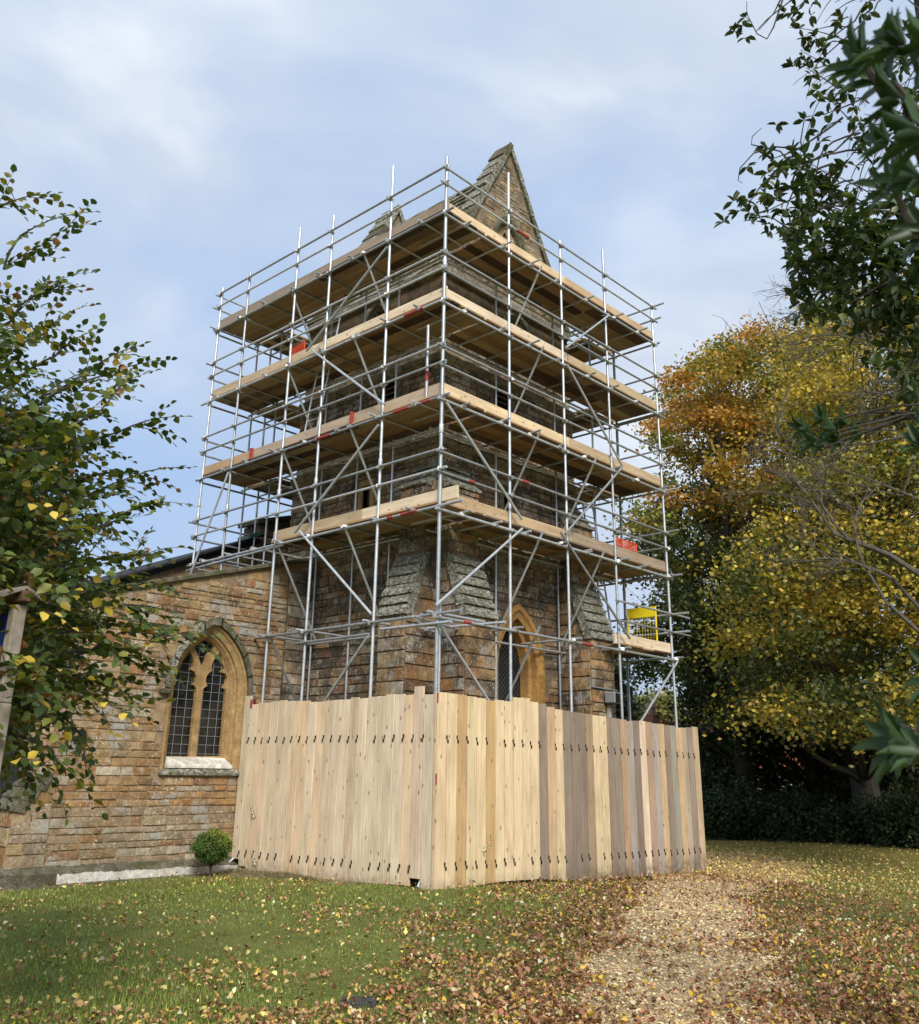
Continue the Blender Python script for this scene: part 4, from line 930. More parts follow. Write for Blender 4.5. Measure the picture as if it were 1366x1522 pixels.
# ---------------------------------------------------------------- far trees
def far_tree(name, label, poly, D, nclump, nleaf, size, colf, trunk, tr, clump=0.9, squash=.55, dpow=1.0, cat='tree', bark='bark', fork=0.42):
    root = empty(name, (trunk[0], trunk[1], float(gz(trunk[0], trunk[1]))), label, cat)
    cs = [P(u, v, random.uniform(*D)) for u, v in in_poly_px(poly, nclump)]
    cs = [c for c in cs if c.z > 0.2]
    mb = MB(); base = Vector((trunk[0], trunk[1], float(gz(*trunk[:2])) - .1)); zs = max(c.z for c in cs)
    lean = Vector((random.uniform(-.4, .4), random.uniform(-.4, .4), 0))
    axis = [base, base + Vector((0, 0, zs * .2)) + lean * .3, base + Vector((0, 0, zs * .5)) + lean, base + Vector((0, 0, zs * .85)) + lean * 1.4]
    mb.tube([base - Vector((0, 0, .2)), base + Vector((0, 0, .5))] + axis[1:], [tr * 1.35, tr, tr * .85, tr * .5, tr * .12], 10)
    mb.build('trunk', M[bark], root, smooth=True)
    lb = MB()
    for c in random.sample(cs, min(len(cs), 90)):
        t = min(.95, max(.15, (c.z / zs) * .75)) ; i = 0
        q = axis[0].lerp(axis[3], t) if t < 1 else axis[3]
        q = base + Vector((0, 0, zs * max(.12, t * fork * 1.8))) + lean * t
        pts = limb(lb, q, c, tr * .26 * (1.1 - t) + .02, .012, .12)
        for _ in range(3): limb(lb, pts[3], c + Vector([random.gauss(0, clump) for _ in range(3)]), .022, .006, .15, 4)
    lb.build('branch', M[bark], root)['kind'] = 'stuff'
    V = []; C = []
    for c in cs:
        n = int(nleaf * random.uniform(.6, 1.4)); r = clump * random.uniform(.6, 1.3)
        o = rng.normal(size=(n, 3)) * np.array([r, r, r * squash]) * .55
        # leaves hang in flat sprays within the clump
        V.append(np.array(c)[None] + o + np.array([[0, 0, 1]]) * -.12 * (o[:, :1] ** 2 + o[:, 1:2] ** 2)); C.append(colf(c, n))
    V = np.concatenate(V); C = np.concatenate(C); keep = V[:, 2] > 0.1; V, C = V[keep], C[keep]
    v, F, c = card_leaves(V, size * rng.uniform(.7, 1.3, len(V)), C)
    npmesh('crown', v, F, c, M['leaf'], root)['kind'] = 'stuff'
    return root
def col_beech(c, n):
    h = (c.z - 5) / 14 + random.gauss(0, .14)
    r = random.random()
    if (c - CAM).dot(RT) / (c - CAM).dot(FW) < .29 and h < .6: h -= .2  # crown shading put into the colour: lower clumps on the left go darker
    b = (0.42, 0.215, 0.035) if h > .64 and r < .34 else (0.38, 0.26, 0.04) if h > .38 and r < .62 else (0.20, 0.195, 0.034) if h > .17 else (0.045, 0.062, 0.014)
    return vcol(b, n, .28)
def col_maple(c, n):
    r = random.random(); lo = c.z < 4.5
    b = ((0.17, 0.155, 0.028) if r < .4 else (0.045, 0.062, 0.015) if r < .74 else (0.38, 0.28, 0.04)) if lo else ((0.43, 0.315, 0.045) if r < .38 else (0.22, 0.20, 0.034) if r < .74 else (0.07, 0.088, 0.02))
    return vcol(b, n, .3)
far_tree('beech_tree', 'tall beech turning orange at the top, behind the right end of the scaffold',
         [(1000, 575), (1040, 525), (1110, 492), (1190, 500), (1260, 540), (1290, 640), (1290, 800), (1230, 1000), (1130, 1120), (1040, 1120), (1000, 1030), (945, 1000), (945, 960), (990, 900), (985, 850), (940, 850), (930, 790), (975, 740), (985, 660), (975, 610)],
         (36, 46), 430, 300, 0.18, col_beech, (24.5, 6.9), .42, 1.0, .5)
far_tree('maple_tree', 'broad maple with yellow and green leaves, thick dark trunk on the far lawn at right',
         [(1190, 470), (1260, 440), (1366, 430), (1460, 480), (1480, 700), (1480, 1080), (1366, 1110), (1320, 1085), (1260, 1090), (1180, 1110), (1130, 1060), (1120, 1000), (1085, 960), (1100, 880), (1120, 800), (1150, 720), (1160, 640), (1180, 560)],
         (22, 34), 380, 290, 0.125, col_maple, (24.2, 2.3), .50, .95, .5)
def col_dark(c, n): return vcol(random.choice([(0.022, 0.034, 0.012), (0.03, 0.045, 0.014), (0.04, 0.055, 0.016)]), n, .3)  # shade of the understorey is put into these very dark greens
far_tree('yew_tree', 'dark evergreen tree closing the view between the beech and the maple', [(1000, 1100), (1050, 1000), (1130, 980), (1240, 1020), (1366, 1040), (1440, 1060), (1440, 1240), (1040, 1240), (1010, 1160)], (38, 44), 220, 210, 0.2, col_dark, (26.5, 5.0), .35, 1.1, .8)
far_tree('lime_tree', 'small rounded yellow tree far away beyond the right end of the hoarding', [(925, 1060), (940, 1040), (970, 1030), (1005, 1045), (1030, 1070), (1030, 1120), (925, 1120)], (66, 72), 110, 160, .3, lambda c, n: vcol(random.choice([(.30, .27, .06), (.24, .20, .06), (.16, .17, .05)]), n, .2), (45.5, 26.5), .4, 1.3, .6)
far_tree('fir_tree', 'dark conifer showing beside the tower just above the hoarding', [(905, 1000), (918, 970), (925, 1010), (935, 1050), (930, 1110), (900, 1110)], (50, 54), 50, 140, .22, lambda c, n: vcol((.03, .05, .025), n, .2), (31.5, 21.0), .3, .8, .5)
sp = Vector((24.2, 2.3, 1.3)); vd = (CAM - sp); vd.z = 0; vd.normalize(); sdv = Vector((-vd.y, vd.x, 0)); mp = [o for o in COL.objects if o.name.startswith('maple_tree')][0]
MB().tube([sp + vd * .40 + Vector((0, 0, .25)), sp + vd * .56 + Vector((0, 0, .25))], .15, 12).build('pruned_branch_stub', M['twig'], mp)
# shrubs and hedge at the back of the lawn
for i, (u, D, h) in enumerate(((1062, 36, 1.5), (1105, 36.5, 1.7), (1150, 36, 1.3), (1195, 36.5, 1.6), (1245, 36, 1.1), (1290, 40.5, 1.2), (1335, 35.5, 1.6), (1385, 35, 1.7), (1440, 34.5, 1.6))):
    b = P(u, 1240, D); root = empty('shrub', (b.x, b.y, float(gz(b.x, b.y))), ['ivy covered shrub nearest the hoarding in the dark border', 'second shrub from the hoarding in the dark border', 'low shrub below the glimpse of red roof', 'spreading shrub left of the maple trunk', 'dark shrub just beside the maple trunk', 'low shrub at the foot of the maple trunk', 'shrub right of the maple trunk', 'shrub beyond the right edge of the lawn', 'last shrub of the border at far right'][i], 'shrub', 'shrubs along the back of the lawn')
    n = 5200; o = rng.normal(size=(n, 3)); o /= np.linalg.norm(o, axis=1)[:, None]; o *= (rng.uniform(.4, 1, n) ** .5)[:, None]
    o = o * np.array([1.6, 1.6, h]) * (1 + .25 * np.sin(o[:, :1] * 5 + i) * np.cos(o[:, 1:2] * 6)); o[:, 2] = np.abs(o[:, 2])
    pts = np.array([b.x, b.y, float(gz(b.x, b.y))])[None] + o
    v, F, c = card_leaves(pts, .13 * rng.uniform(.6, 1.3, n), vcol((.035, .055, .02), n, .35)); npmesh('foliage', v, F, c, M['leaf'], root)['kind'] = 'stuff'  # dark leaf green includes the shade lying on the border
    st = MB()
    for _ in range(6): limb(st, (b.x, b.y, float(gz(b.x, b.y)) - .05), (b.x + random.uniform(-.9, .9), b.y + random.uniform(-.9, .9), h * .7), .03, .01)
    st.build('stem', M['bark'], root)
# house with a red roof seen in glimpses beyond the trees
HB = empty('house', (36, 11.5, -.4), 'distant house with red tiled roof glimpsed between the trees at right', 'house')
c0 = P(1150, 1180, 52); ax = RT.copy(); ax.z = 0; ax.normalize(); ay = Vector((-ax.y, ax.x, 0)); gzh = -.5
def HP(a, b, z): q = c0 + ax * a + ay * b; return (q.x, q.y, z)
MB().box((-7, 0, gzh), (7, 6, 2.0), f=HP).build('wall', M['pale_wall'], HB)
MB().poly([HP(-7.4, -.4, 1.95), HP(7.4, -.4, 1.95), HP(7.4, 3, 4.4), HP(-7.4, 3, 4.4), HP(7.4, 6.4, 1.95), HP(-7.4, 6.4, 1.95)], [(0, 1, 2, 3), (3, 2, 4, 5), (0, 3, 5), (1, 2, 4)]).build('roof', m_plain('red_clay_tiles', (.36, .09, .045), .8, 0, .3, 3), HB)
for a in (-5, -2, 1.5, 4.5): MB().box((a, -.05, .4), (a + 1, .05, 1.5), f=HP).build('window', M['glass'], HB)
cp = P(968, 1062, 46); CP = empty('chimney', (cp.x, cp.y, -.4), 'brick chimney with a clay pot peeping over the hoarding boards', 'chimney')
MB().box((cp.x - .3, cp.y - .3, -.4), (cp.x + .3, cp.y + .3, cp.z)).build('stack', m_plain('brick_stack', (.25, .12, .08), .9, 0, .3, 9), CP, bevel=.02)
MB().tube([(cp.x, cp.y, cp.z), (cp.x, cp.y, cp.z + .25), (cp.x, cp.y, cp.z + .3), (cp.x, cp.y, cp.z + .55)], [.24, .2, .26, .16], 12).build('chimney_pot', m_plain('terracotta', (.40, .24, .17), .8), CP)

# ---------------------------------------------------------------- leaf sprays near the camera
def spray(tb, LP, a, b, leafL, colf, step, droop=.25, r=.006, fans=False):
    """a twig from a to b with alternate leaves lying in one plane; LP collects (point, dir, normal, size, colour)"""
    a, b = Vector(a), Vector(b); L = (b - a).length; d = (b - a).normalized()
    up = Vector((random.gauss(0, .35), random.gauss(0, .35), 1)).normalized(); side = d.cross(up)
    if side.length < .1: side = Vector((1, 0, 0))
    side.normalize(); up = side.cross(d).normalized()
    n = max(2, int(L / step)); pts = []
    for i in range(6):
        t = i / 5; pts.append(a + (b - a) * t - Vector((0, 0, droop * L * t * t * .5)) + up * math.sin(t * 3.1) * L * .06)
    tb.tube(pts, [r * (1 - .7 * i / 5) for i in range(6)], 5)
    for i in range(n + 1):
        t = i / n; k = min(4, int(t * 5)); p = pts[k].lerp(pts[k + 1], t * 5 - k); s = -1 if i % 2 else 1
        dl = (d * (.55 if i < n else 1) + side * s * (.85 if i < n else 0) + Vector([random.gauss(0, .22) for _ in range(3)]) - Vector((0, 0, .18))).normalized()
        nn = (up + Vector([random.gauss(0, .3) for _ in range(3)])).normalized()
        LP.append((p, dl, nn, leafL * random.uniform(.7, 1.15) * (.75 + .25 * (1 - t)), colf()))
def emit_leaves(LP, root, material, wr, budget=300, fold=.1):
    LP = sorted(LP, key=lambda q: -q[3] / max(.3, (q[0] - CAM).length))
    def arr(S): return leaves_mesh(np.array([q[0] for q in S]), np.array([q[1] for q in S]), np.array([q[2] for q in S]), np.array([q[3] for q in S]), np.array([q[4] for q in S]), wr, fold)
    for q in LP[:budget]:
        v, F, c = arr([q]); npmesh('leaf', v, F, c, material, root)
    if LP[budget:]:
        v, F, c = arr(LP[budget:]); npmesh('foliage', v, F, c, material, root)['kind'] = 'stuff'
random.seed(21)
# left: young beech, trunk just outside the frame
BT = empty('beech_tree', tuple(P(-330, 1300, 7.2))[:2] + (0,), 'near beech with green and yellowing leaves reaching in from the left edge', 'tree')
tb = MB(); LP = []
def cb_():
    r = random.random()
    c = (0.052, .085, .017) if r < .46 else (0.11, .145, .027) if r < .76 else (0.20, .20, .03) if r < .88 else (0.38, .27, .03) if r < .95 else (0.26, .13, .04)
    s = random.uniform(.7, 1.3); return tuple(x * s for x in c)
tipsL = [((5, 400), (30, 350), (140, 310)), ((-40, 310), (0, 308), (85, 285)), ((20, 470), (50, 440), (88, 415)), ((20, 520), (60, 500), (95, 470)), ((60, 600), (150, 560), (255, 530)), ((30, 560), (80, 530), (132, 492)), ((60, 590), (140, 545), (215, 508)), ((80, 680), (180, 640), (276, 615)), ((60, 760), (180, 715), (286, 690)),
         ((80, 660), (150, 610), (190, 560)), ((110, 800), (180, 770), (238, 738)), ((100, 720), (170, 700), (262, 722)), ((150, 830), (200, 825), (252, 830)), ((130, 880), (200, 870), (250, 868)), ((120, 900), (200, 900), (262, 912)), ((120, 930), (200, 930), (250, 930)), ((150, 960), (200, 985), (240, 1010)), ((60, 1040), (110, 1080), (140, 1125)), ((10, 1080), (30, 1110), (45, 1160)), ((60, 1010), (130, 1030), (190, 1060)), ((50, 1000), (120, 1010), (200, 1012)),
         ((10, 1090), (50, 1100), (90, 1135)), ((130, 970), (180, 940), (262, 950))]
for t3 in tipsL:
    D = random.uniform(5.6, 7.4); q = [P(u, v, D + random.uniform(-.15, .15)) for u, v in t3]
    limb(tb, P(-330, t3[0][1] + 200, 7.2), q[0], .028, .009, .09)
    limb(tb, q[0], q[1], .010, .006, .05, 4)
    spray(tb, LP, q[0], q[1], .088, cb_, .036, .1); spray(tb, LP, q[1], q[2], .080, cb_, .033, .1)
    for s in range(5):
        a = q[0].lerp(q[2], random.uniform(.05, .75)); b = a + (q[2] - q[1]).normalized() * random.uniform(.15, .38) + Vector([random.gauss(0, .11) for _ in range(3)]); spray(tb, LP, a, b, .078, cb_, .036, .2, .003)
massL = [(-160, 370), (10, 400), (40, 440), (70, 500), (60, 580), (130, 620), (165, 660), (160, 740), (175, 800), (160, 840), (190, 870), (190, 940), (150, 1000), (110, 1040), (50, 1060), (0, 1060), (-160, 1060)]
for u, v in in_poly_px(massL, 1500):
    D = random.uniform(5.3, 8.6) ; a = P(u - 62, v + 8, D)
    d = RT * random.uniform(.05, .38) + Vector((0, 0, random.uniform(-.14, .14))) + Vector([random.gauss(0, .15) for _ in range(3)])
    spray(tb, LP, a, a + d, .080, cb_, .040, .3, .003)
for u, v in in_poly_px([(-10, 600), (100, 620), (130, 860), (90, 1080), (-10, 1080)], 700):
    a = P(u - 25, v, random.uniform(7.0, 9.5)); spray(tb, LP, a, a + Vector([random.gauss(0, .22) for _ in range(3)]), .075, cb_, .036, .3, .003)
# the few large yellow leaves nearest the camera
def cy(): s = random.uniform(.8, 1.2); return (0.58 * s, .42 * s, .06 * s)
for u, v, n_ in ((55, 885, 4), (75, 905, 4), (165, 1040, 4), (150, 900, 3), (35, 1125, 3), (60, 745, 3), (95, 990, 3)):
    a = P(u - 10, v + 4, 4.6); spray(tb, LP, a, a + RT * .14 + Vector((0, 0, random.uniform(-.06, .05))), .058, cy if random.random() < .8 else cb_, .045, .4, .003)
tb.build('branch', M['bark'], BT)['kind'] = 'stuff'
b = P(-330, 1300, 7.2); MB().tube([(b.x, b.y, -.2), (b.x, b.y, 1.2), (b.x - .1, b.y + .1, 3.2), (b.x, b.y + .2, 6.0)], [.17, .13, .10, .04], 10).build('trunk', M['bark'], BT)
emit_leaves(LP, BT, M['leaf'], .74)

# right: large-leaved evergreen close to the lens (rhododendron habit: whorls of long leaves)
EV = empty('evergreen_shrub', tuple(P(1560, 1300, 1.7))[:2] + (0,), 'large leaved evergreen shrub close to the camera at the right edge, slightly out of focus', 'shrub')
tb = MB(); LP = []
def cg(): s = random.uniform(.7, 1.35); return (0.034 * s, .066 * s, .020 * s)
def whorl(u, v, D, L, n, away=None):
    c = P(u, v, D); ax_ = (away or (-RT * 1.0 + Vector((0, 0, .25)) + Vector([random.gauss(0, .25) for _ in range(3)]))).normalized()
    x = ax_.cross(Vector((.1, .3, 1))).normalized(); y = ax_.cross(x)
    for i in range(n):
        a = 2 * math.pi * i / n + random.uniform(-.25, .25); rad = x * math.cos(a) + y * math.sin(a)
        d = (rad * .8 + ax_ * random.uniform(.5, 1.1)).normalized(); nn = (ax_ * .9 - rad * .8 + Vector((0, 0, .3))).normalized()
        LP.append((c + d * L * .08, d, nn, L * random.uniform(.75, 1.1), cg()))
    return c
stem0 = P(1600, 700, 1.6)
for u, v, D, L, n_ in ((1292, 100, 1.30, .088, 8), (1325, 122, 1.35, .085, 8), (1350, 70, 1.22, .085, 8), (1345, 150, 1.30, .08, 8), (1385, 200, 1.15, .085, 7), (1325, 215, 1.42, .07, 7), (1372, 265, 1.3, .08, 8), (1330, 285, 1.4, .075, 7), (1390, 345, 1.3, .08, 6), (1410, 60, 1.2, .085, 6),
                       (1352, 1108, 1.35, .075, 8), (1375, 1098, 1.4, .08, 7), (1392, 1130, 1.3, .075, 6), (1420, 1010, 1.35, .075, 7), (1425, 940, 1.35, .07, 6), (1375, 668, 2.3, .085, 7), (1395, 640, 2.3, .085, 7)):
    c = whorl(u, v, D, L * .84, n_ + 1); limb(tb, c + (stem0 - c) * .9, c, .012, .005, .06)
for u, v in ((1205, 640), (1230, 625), (1250, 655), (1225, 668), (1262, 632), (1285, 645), (1215, 655), (1245, 640)):
    c = whorl(u, v, 3.4 + random.uniform(-.2, .2), .085, 7); limb(tb, P(1400, 610 + random.uniform(-12, 12), 3.3), c, .005, .003, .09)
b = P(1560, 1300, 1.7); MB().tube([(b.x, b.y, -.1), (b.x + .1, b.y, 1.0), stem0, P(1560, 200, 1.6), P(1500, 0, 1.5)], [.05, .04, .03, .02, .012], 8).build('stem', M['bark'], EV)
tb.build('branch', M['bark'], EV)['kind'] = 'stuff'; emit_leaves(LP, EV, M['glossleaf'], .29, 300, .14)
# right, further off: evergreen oak with its lower boughs hanging into the sky
HK = empty('evergreen_oak', tuple(P(1640, 1300, 6.2))[:2] + (0,), 'evergreen oak with small dark leaves and tangled twigs hanging in from the top right', 'tree')
tb = MB(); LP = []
def co(): s = random.uniform(.6, 1.4); return (0.042 * s, .068 * s, .022 * s) if random.random() < .8 else (0.10 * s, .13 * s, .035 * s)
cl = [(1125, 45, 7), (1185, 12, 16), (1205, 65, 16), (1213, 98, 14), (1235, 140, 18), (1290, 30, 10), (1295, 90, 14), (1225, 170, 10), (1150, 235, 18), (1175, 262, 26), (1190, 245, 20), (1215, 275, 34), (1110, 308, 14), (1135, 315, 10), (1165, 320, 12), (1200, 330, 34), (1240, 300, 40), (1185, 355, 22), (1215, 380, 40), (1255, 350, 50), (1195, 405, 18), (1235, 415, 44), (1270, 400, 54), (1300, 350, 60), (1190, 435, 14), (1215, 445, 18), (1250, 455, 34), (1300, 440, 46), (1330, 400, 60), (1345, 450, 40), (1340, 320, 50), (1360, 370, 50), (1350, 480, 36), (1362, 520, 30), (1345, 545, 18), (1366, 570, 26), (1320, 475, 26), (1280, 470, 22), (1370, 620, 16), (1320, 270, 34), (1360, 250, 24), (1280, 205, 14), (1340, 180, 18), (1366, 120, 16), (1366, 60, 16)]
for u, v, n_ in cl:
    D = random.uniform(4.6, 5.6); c0_ = P(u, v, D); br = P(u + 90, v - 30 + random.uniform(-30, 30), D + .2)
    limb(tb, P(u + random.uniform(50, 130), v - random.uniform(10, 90), D + .2), c0_, .008, .003, .2)
    for _ in range(max(2, int(n_ * .62))):
        c = c0_ + Vector([random.gauss(0, .07) for _ in range(3)]); x = Vector([random.gauss(0, 1) for _ in range(3)]).normalized()
        for i in range(5):
            d = (x * .4 + Vector([random.gauss(0, .8) for _ in range(3)])).normalized()
            LP.append((c, d, Vector([random.gauss(0, .5), random.gauss(0, .5), 1]).normalized(), random.uniform(.055, .088), co()))
# tangled, arching twigs
for _ in range(85):
    u0, v0 = random.uniform(1240, 1400), random.uniform(-20, 430); D = random.uniform(4.8, 6.2); dx = random.uniform(-90, -20); dy = random.uniform(-40, 120)
    A, B, C_ = P(u0, v0, D), P(u0 + dx * .5, v0 + dy * .1 - 15, D), P(u0 + dx, v0 + dy, D)
    pts = [A * (1 - t) ** 2 + B * 2 * t * (1 - t) + C_ * t * t for t in [i / 7 for i in range(8)]]
    tb.tube(pts, [.0055 - .0035 * i / 7 for i in range(8)], 4)
for pp in ([(1170, 237), (1160, 225), (1117, 215), (1118, 203), (1132, 190)], [(1200, 222), (1150, 218), (1120, 228), (1100, 250), (1097, 268), (1103, 272)], [(1165, -5), (1150, 40), (1140, 58), (1125, 50), (1110, 20), (1110, 2)], [(1160, 0), (1150, 20), (1128, 45)], [(1180, 345), (1150, 325), (1112, 318)], [(1200, 250), (1190, 210), (1195, 180), (1205, 178)]):
    tb.tube([P(u, v, 5.0) for u, v in pp], [.006 - .004 * i / (len(pp) - 1) for i in range(len(pp))], 5)
b = P(1640, 1300, 6.2); MB().tube([(b.x, b.y, -.2), (b.x, b.y, 3), (b.x, b.y, 7)], [.3, .24, .12], 10).build('trunk', M['bark'], HK)
tb.build('branch', M['bark'], HK)['kind'] = 'stuff'; emit_leaves(LP, HK, M['glossleaf'], .42, 300, .1)
# leafless branch with pale twigs in front of the maple
DB = empty('bare_tree', tuple(P(1600, 1300, 12))[:2] + (-.2,), 'bare grey branches of a leafless tree arching in front of the maple', 'tree')
tb = MB()
b = P(1600, 1300, 12); tb2 = MB().tube([(b.x, b.y, -.3), (b.x, b.y, 3), (b.x, b.y, 7.5)], [.25, .2, .08], 10).build('trunk', M['bark'], DB)
def twigs(p, d, L, r, depth):
    q = p + d * L; limb(tb, p, q, r, r * .6, .09, 5)
    if depth:
        for _ in range(random.choice((3, 4))):
            s = random.uniform(.35, 1); d2 = (d + Vector([random.gauss(0, .55) for _ in range(3)])).normalized(); twigs(p.lerp(q, s), d2, L * random.uniform(.5, .75), r * .6, depth - 1)
for (u0, v0), (u1, v1), D, dp in (((1420, 560), (1310, 590), 12, 4), ((1420, 600), (1330, 560), 12.5, 4), ((1320, 900), (1270, 780), 11, 3), ((1260, 800), (1215, 740), 11, 4), ((1240, 790), (1170, 700), 11, 4), ((1400, 640), (1290, 660), 12, 4), ((1380, 480), (1290, 470), 11.5, 4), ((1360, 540), (1230, 490), 12, 4), ((1330, 860), (1210, 830), 11.5, 4), ((1400, 760), (1250, 700), 12.5, 4), ((1360, 420), (1230, 440), 12, 4)):
    A, B = P(u0, v0, D), P(u1, v1, D); limb(tb, (b.x, b.y, max(1, A.z - 1.5)), A, .04, .022, .1); twigs(A, (B - A).normalized(), (B - A).length, .018, dp)
tb.build('branch', M['twig'], DB)['kind'] = 'stuff'

# ---------------------------------------------------------------- clipped ball shrub by the aisle wall
BS = empty('ball_shrub', (-1.0, 4.3, -.15), 'small clipped ball shrub on a stem beside the hoarding and the aisle wall', 'shrub')
MB().tube([(-1.0, 4.3, -.2), (-.99, 4.3, .0), (-1.01, 4.31, .15)], [.025, .02, .02], 7).tube([(-.99, 4.3, 0), (-.9, 4.28, .15)], [.014, .01], 6).tube([(-.99, 4.3, .02), (-1.1, 4.3, .16)], [.014, .01], 6).build('stem', M['bark'], BS)
n = 9000; o = orient(n); rad = (rng.uniform(.25, 1, n) ** (1 / 3))[:, None]; lum = 1 + .13 * np.sin(o[:, :1] * 7 + 1) * np.cos(o[:, 2:] * 6) + .05 * rng.normal(size=(n, 1)); o *= rad * lum
pts = o * np.array([.325, .325, .265]) + np.array([-1.0, 4.3, .335])
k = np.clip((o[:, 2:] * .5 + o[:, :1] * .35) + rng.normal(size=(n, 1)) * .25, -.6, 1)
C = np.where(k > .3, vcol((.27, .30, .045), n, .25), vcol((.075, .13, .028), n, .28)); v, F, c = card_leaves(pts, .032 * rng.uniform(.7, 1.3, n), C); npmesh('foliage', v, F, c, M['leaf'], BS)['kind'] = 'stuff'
# ivy and weed sprigs growing through the boards
for nm, p0, h, lab in (('weed', (-.15, 4.32, .78), .3, 'green weed sprig growing through the left hoarding boards'), ('weed', (-.15, 4.18, .0), .3, 'thin weed at the foot of the left hoarding boards'), ('weed', (1.0, -.155, .45), .18, 'small weed sprig on the right hoarding face near the corner')):
    root = empty(nm, p0, lab, 'weed'); tb = MB(); LP = []
    for _ in range(5):
        a = Vector(p0); sd_ = Vector((0, 1, 0)) if p0[0] < 0 else Vector((1, 0, 0)); out_ = Vector((-1, 0, 0)) if p0[0] < 0 else Vector((0, -1, 0))
        b_ = a + sd_ * random.uniform(-.14, .14) + Vector((0, 0, h * random.uniform(.3, 1))) + out_ * random.uniform(.02, .06)
        spray(tb, LP, a + out_ * .01, b_, .05, lambda: (.07 * random.uniform(.7, 1.3), .12, .03), .05, .1, .002)
    tb.build('stem', M['leaf'], root); emit_leaves(LP, root, M['leaf'], .4, 40)

# ---------------------------------------------------------------- notice board
NB = empty('notice_board', (-8.75, -5.3, 0), 'oak notice board with a pitched roof and blue panel at the left edge', 'notice board')
D0 = 5.5; q = P(10, 1000, D0); ex = (RT * .8 - FW * .6); ex.z = 0; ex.normalize(); ey = Vector((-ex.y, ex.x, 0))
ez = Vector((0, 0, 1))
def NBP(a, b, z): p = Vector((q.x, q.y, 0)) + ex * a + ey * b; return (p.x, p.y, z)
MB().box((-.035, -.03, 1.95), (.030, .04, 2.46), f=NBP).build('post', M['oldoak'], NB, bevel=.006)
MB().box((-.045, -.06, -.1), (.03, .045, 1.95), f=NBP).build('post', M['oldoak'], NB, bevel=.008)
MB().box((-1.0, -.01, 2.02), (-.036, .02, 2.42), f=NBP).build('panel', M['blueboard'], NB)
MB().box((-1.0, -.035, 1.96), (-.036, .035, 2.02), f=NBP).build('bottom_rail', M['oakbrown'], NB)
MB().box((-1.07, -.06, -.1), (-1.0, .045, 2.50), f=NBP).build('post', M['oldoak'], NB, bevel=.008)
for s, nm in ((-1, 'roof_board'), (1, 'roof_board')):
    MB().box((-1.2, 0, 0), (.06, .25 if s < 0 else .10, .018), f=lambda a, b, z, s=s: NBP(a, s * b, 2.545 - b * .5 + z)).build(nm, M['oldoak'], NB)
MB().box((-.02, -.025, 2.475), (.075, .025, 2.535), f=NBP).build('ridge_block', M['oakbrown'], NB, bevel=.004)

# ---------------------------------------------------------------- slate marker in the grass
mk = P(533, 1497, 1); d_ = mk - CAM; mk = CAM + d_ * ((.0 - CAM.z) / d_.z + .0)
SM = MB().box((-.13, -.105, 0), (.13, .105, .03), f=lambda x, y, z: (mk.x + x * .7 + y * .72, mk.y - x * .72 + y * .7, float(gz(mk.x, mk.y)) + z + .005)).build('slate_marker', M['slate'], None, bevel=.004)
tag(SM, 'small dark slate marker lying flush in the grass among fallen leaves', 'marker')

# ================================================================ grass, dead grass bank, gravel, fallen leaves
def polar(n, r0, r1, a0=-42, a1=42):
    r = np.exp(rng.uniform(math.log(r0), math.log(r1), n)); a = np.radians(rng.uniform(a0, a1, n)) + math.atan2(FW.y, FW.x)
    return CAM.x + r * np.cos(a), CAM.y + r * np.sin(a), r
def free(x, y):
    """not under the church or inside the hoarding"""
    return ~((x > -.14) & (y > -.14) & (x < 8.1)) & ~((y > 4.85) & (x > -4.7)) & ~((y > 7) & (x > -9) & (x < 7))
X, Y, rr = polar(330000, 3.4, 30); ok = free(X, Y) & (path_dist(X, Y) > .12 + .25 * rng.normal(size=len(X)))
X, Y, rr = X[ok], Y[ok], rr[ok]; n = len(X)
patch = np.sin(X * 1.3 + np.sin(Y * 1.1) * 2) * np.cos(Y * 1.5 + X * .6)
side_ = (X - Y + 1)           # towards the path the turf is thin and leafy
ok = rng.uniform(size=n) < np.clip(1.1 - .10 * np.maximum(0, side_ + .5 * patch), .3, 1); X, Y, rr, patch = X[ok], Y[ok], rr[ok], patch[ok]; n = len(X)
Z = gz(X, Y) - .004; h = rng.uniform(.022, .05, n) * (1 + .3 * patch); th = rng.uniform(0, 2 * np.pi, n); wd = .0022 + .0011 * np.clip(rr / 5, 1, 6); ln = rng.uniform(.2, .9, n)
base = np.stack([X, Y, Z], 1); sx = np.stack([np.cos(th), np.sin(th), 0 * th], 1) * wd[:, None]; tip = base + np.stack([-np.sin(th) * h * ln, np.cos(th) * h * ln, h], 1)
V = np.stack([base - sx, base + sx, tip], 1).reshape(-1, 3); F = np.arange(3 * n).reshape(-1, 3)
C = vcol((.225, .275, .058), n, .3); dry = rng.uniform(size=n) < .08 + .06 * (patch > .4); C[dry] = vcol((.22, .19, .07), int(dry.sum()), .2)
C = C * (1 + .22 * patch[:, None]); npmesh('grass', V, F, np.repeat(C, 3, 0), M['leaf'])['kind'] = 'stuff'
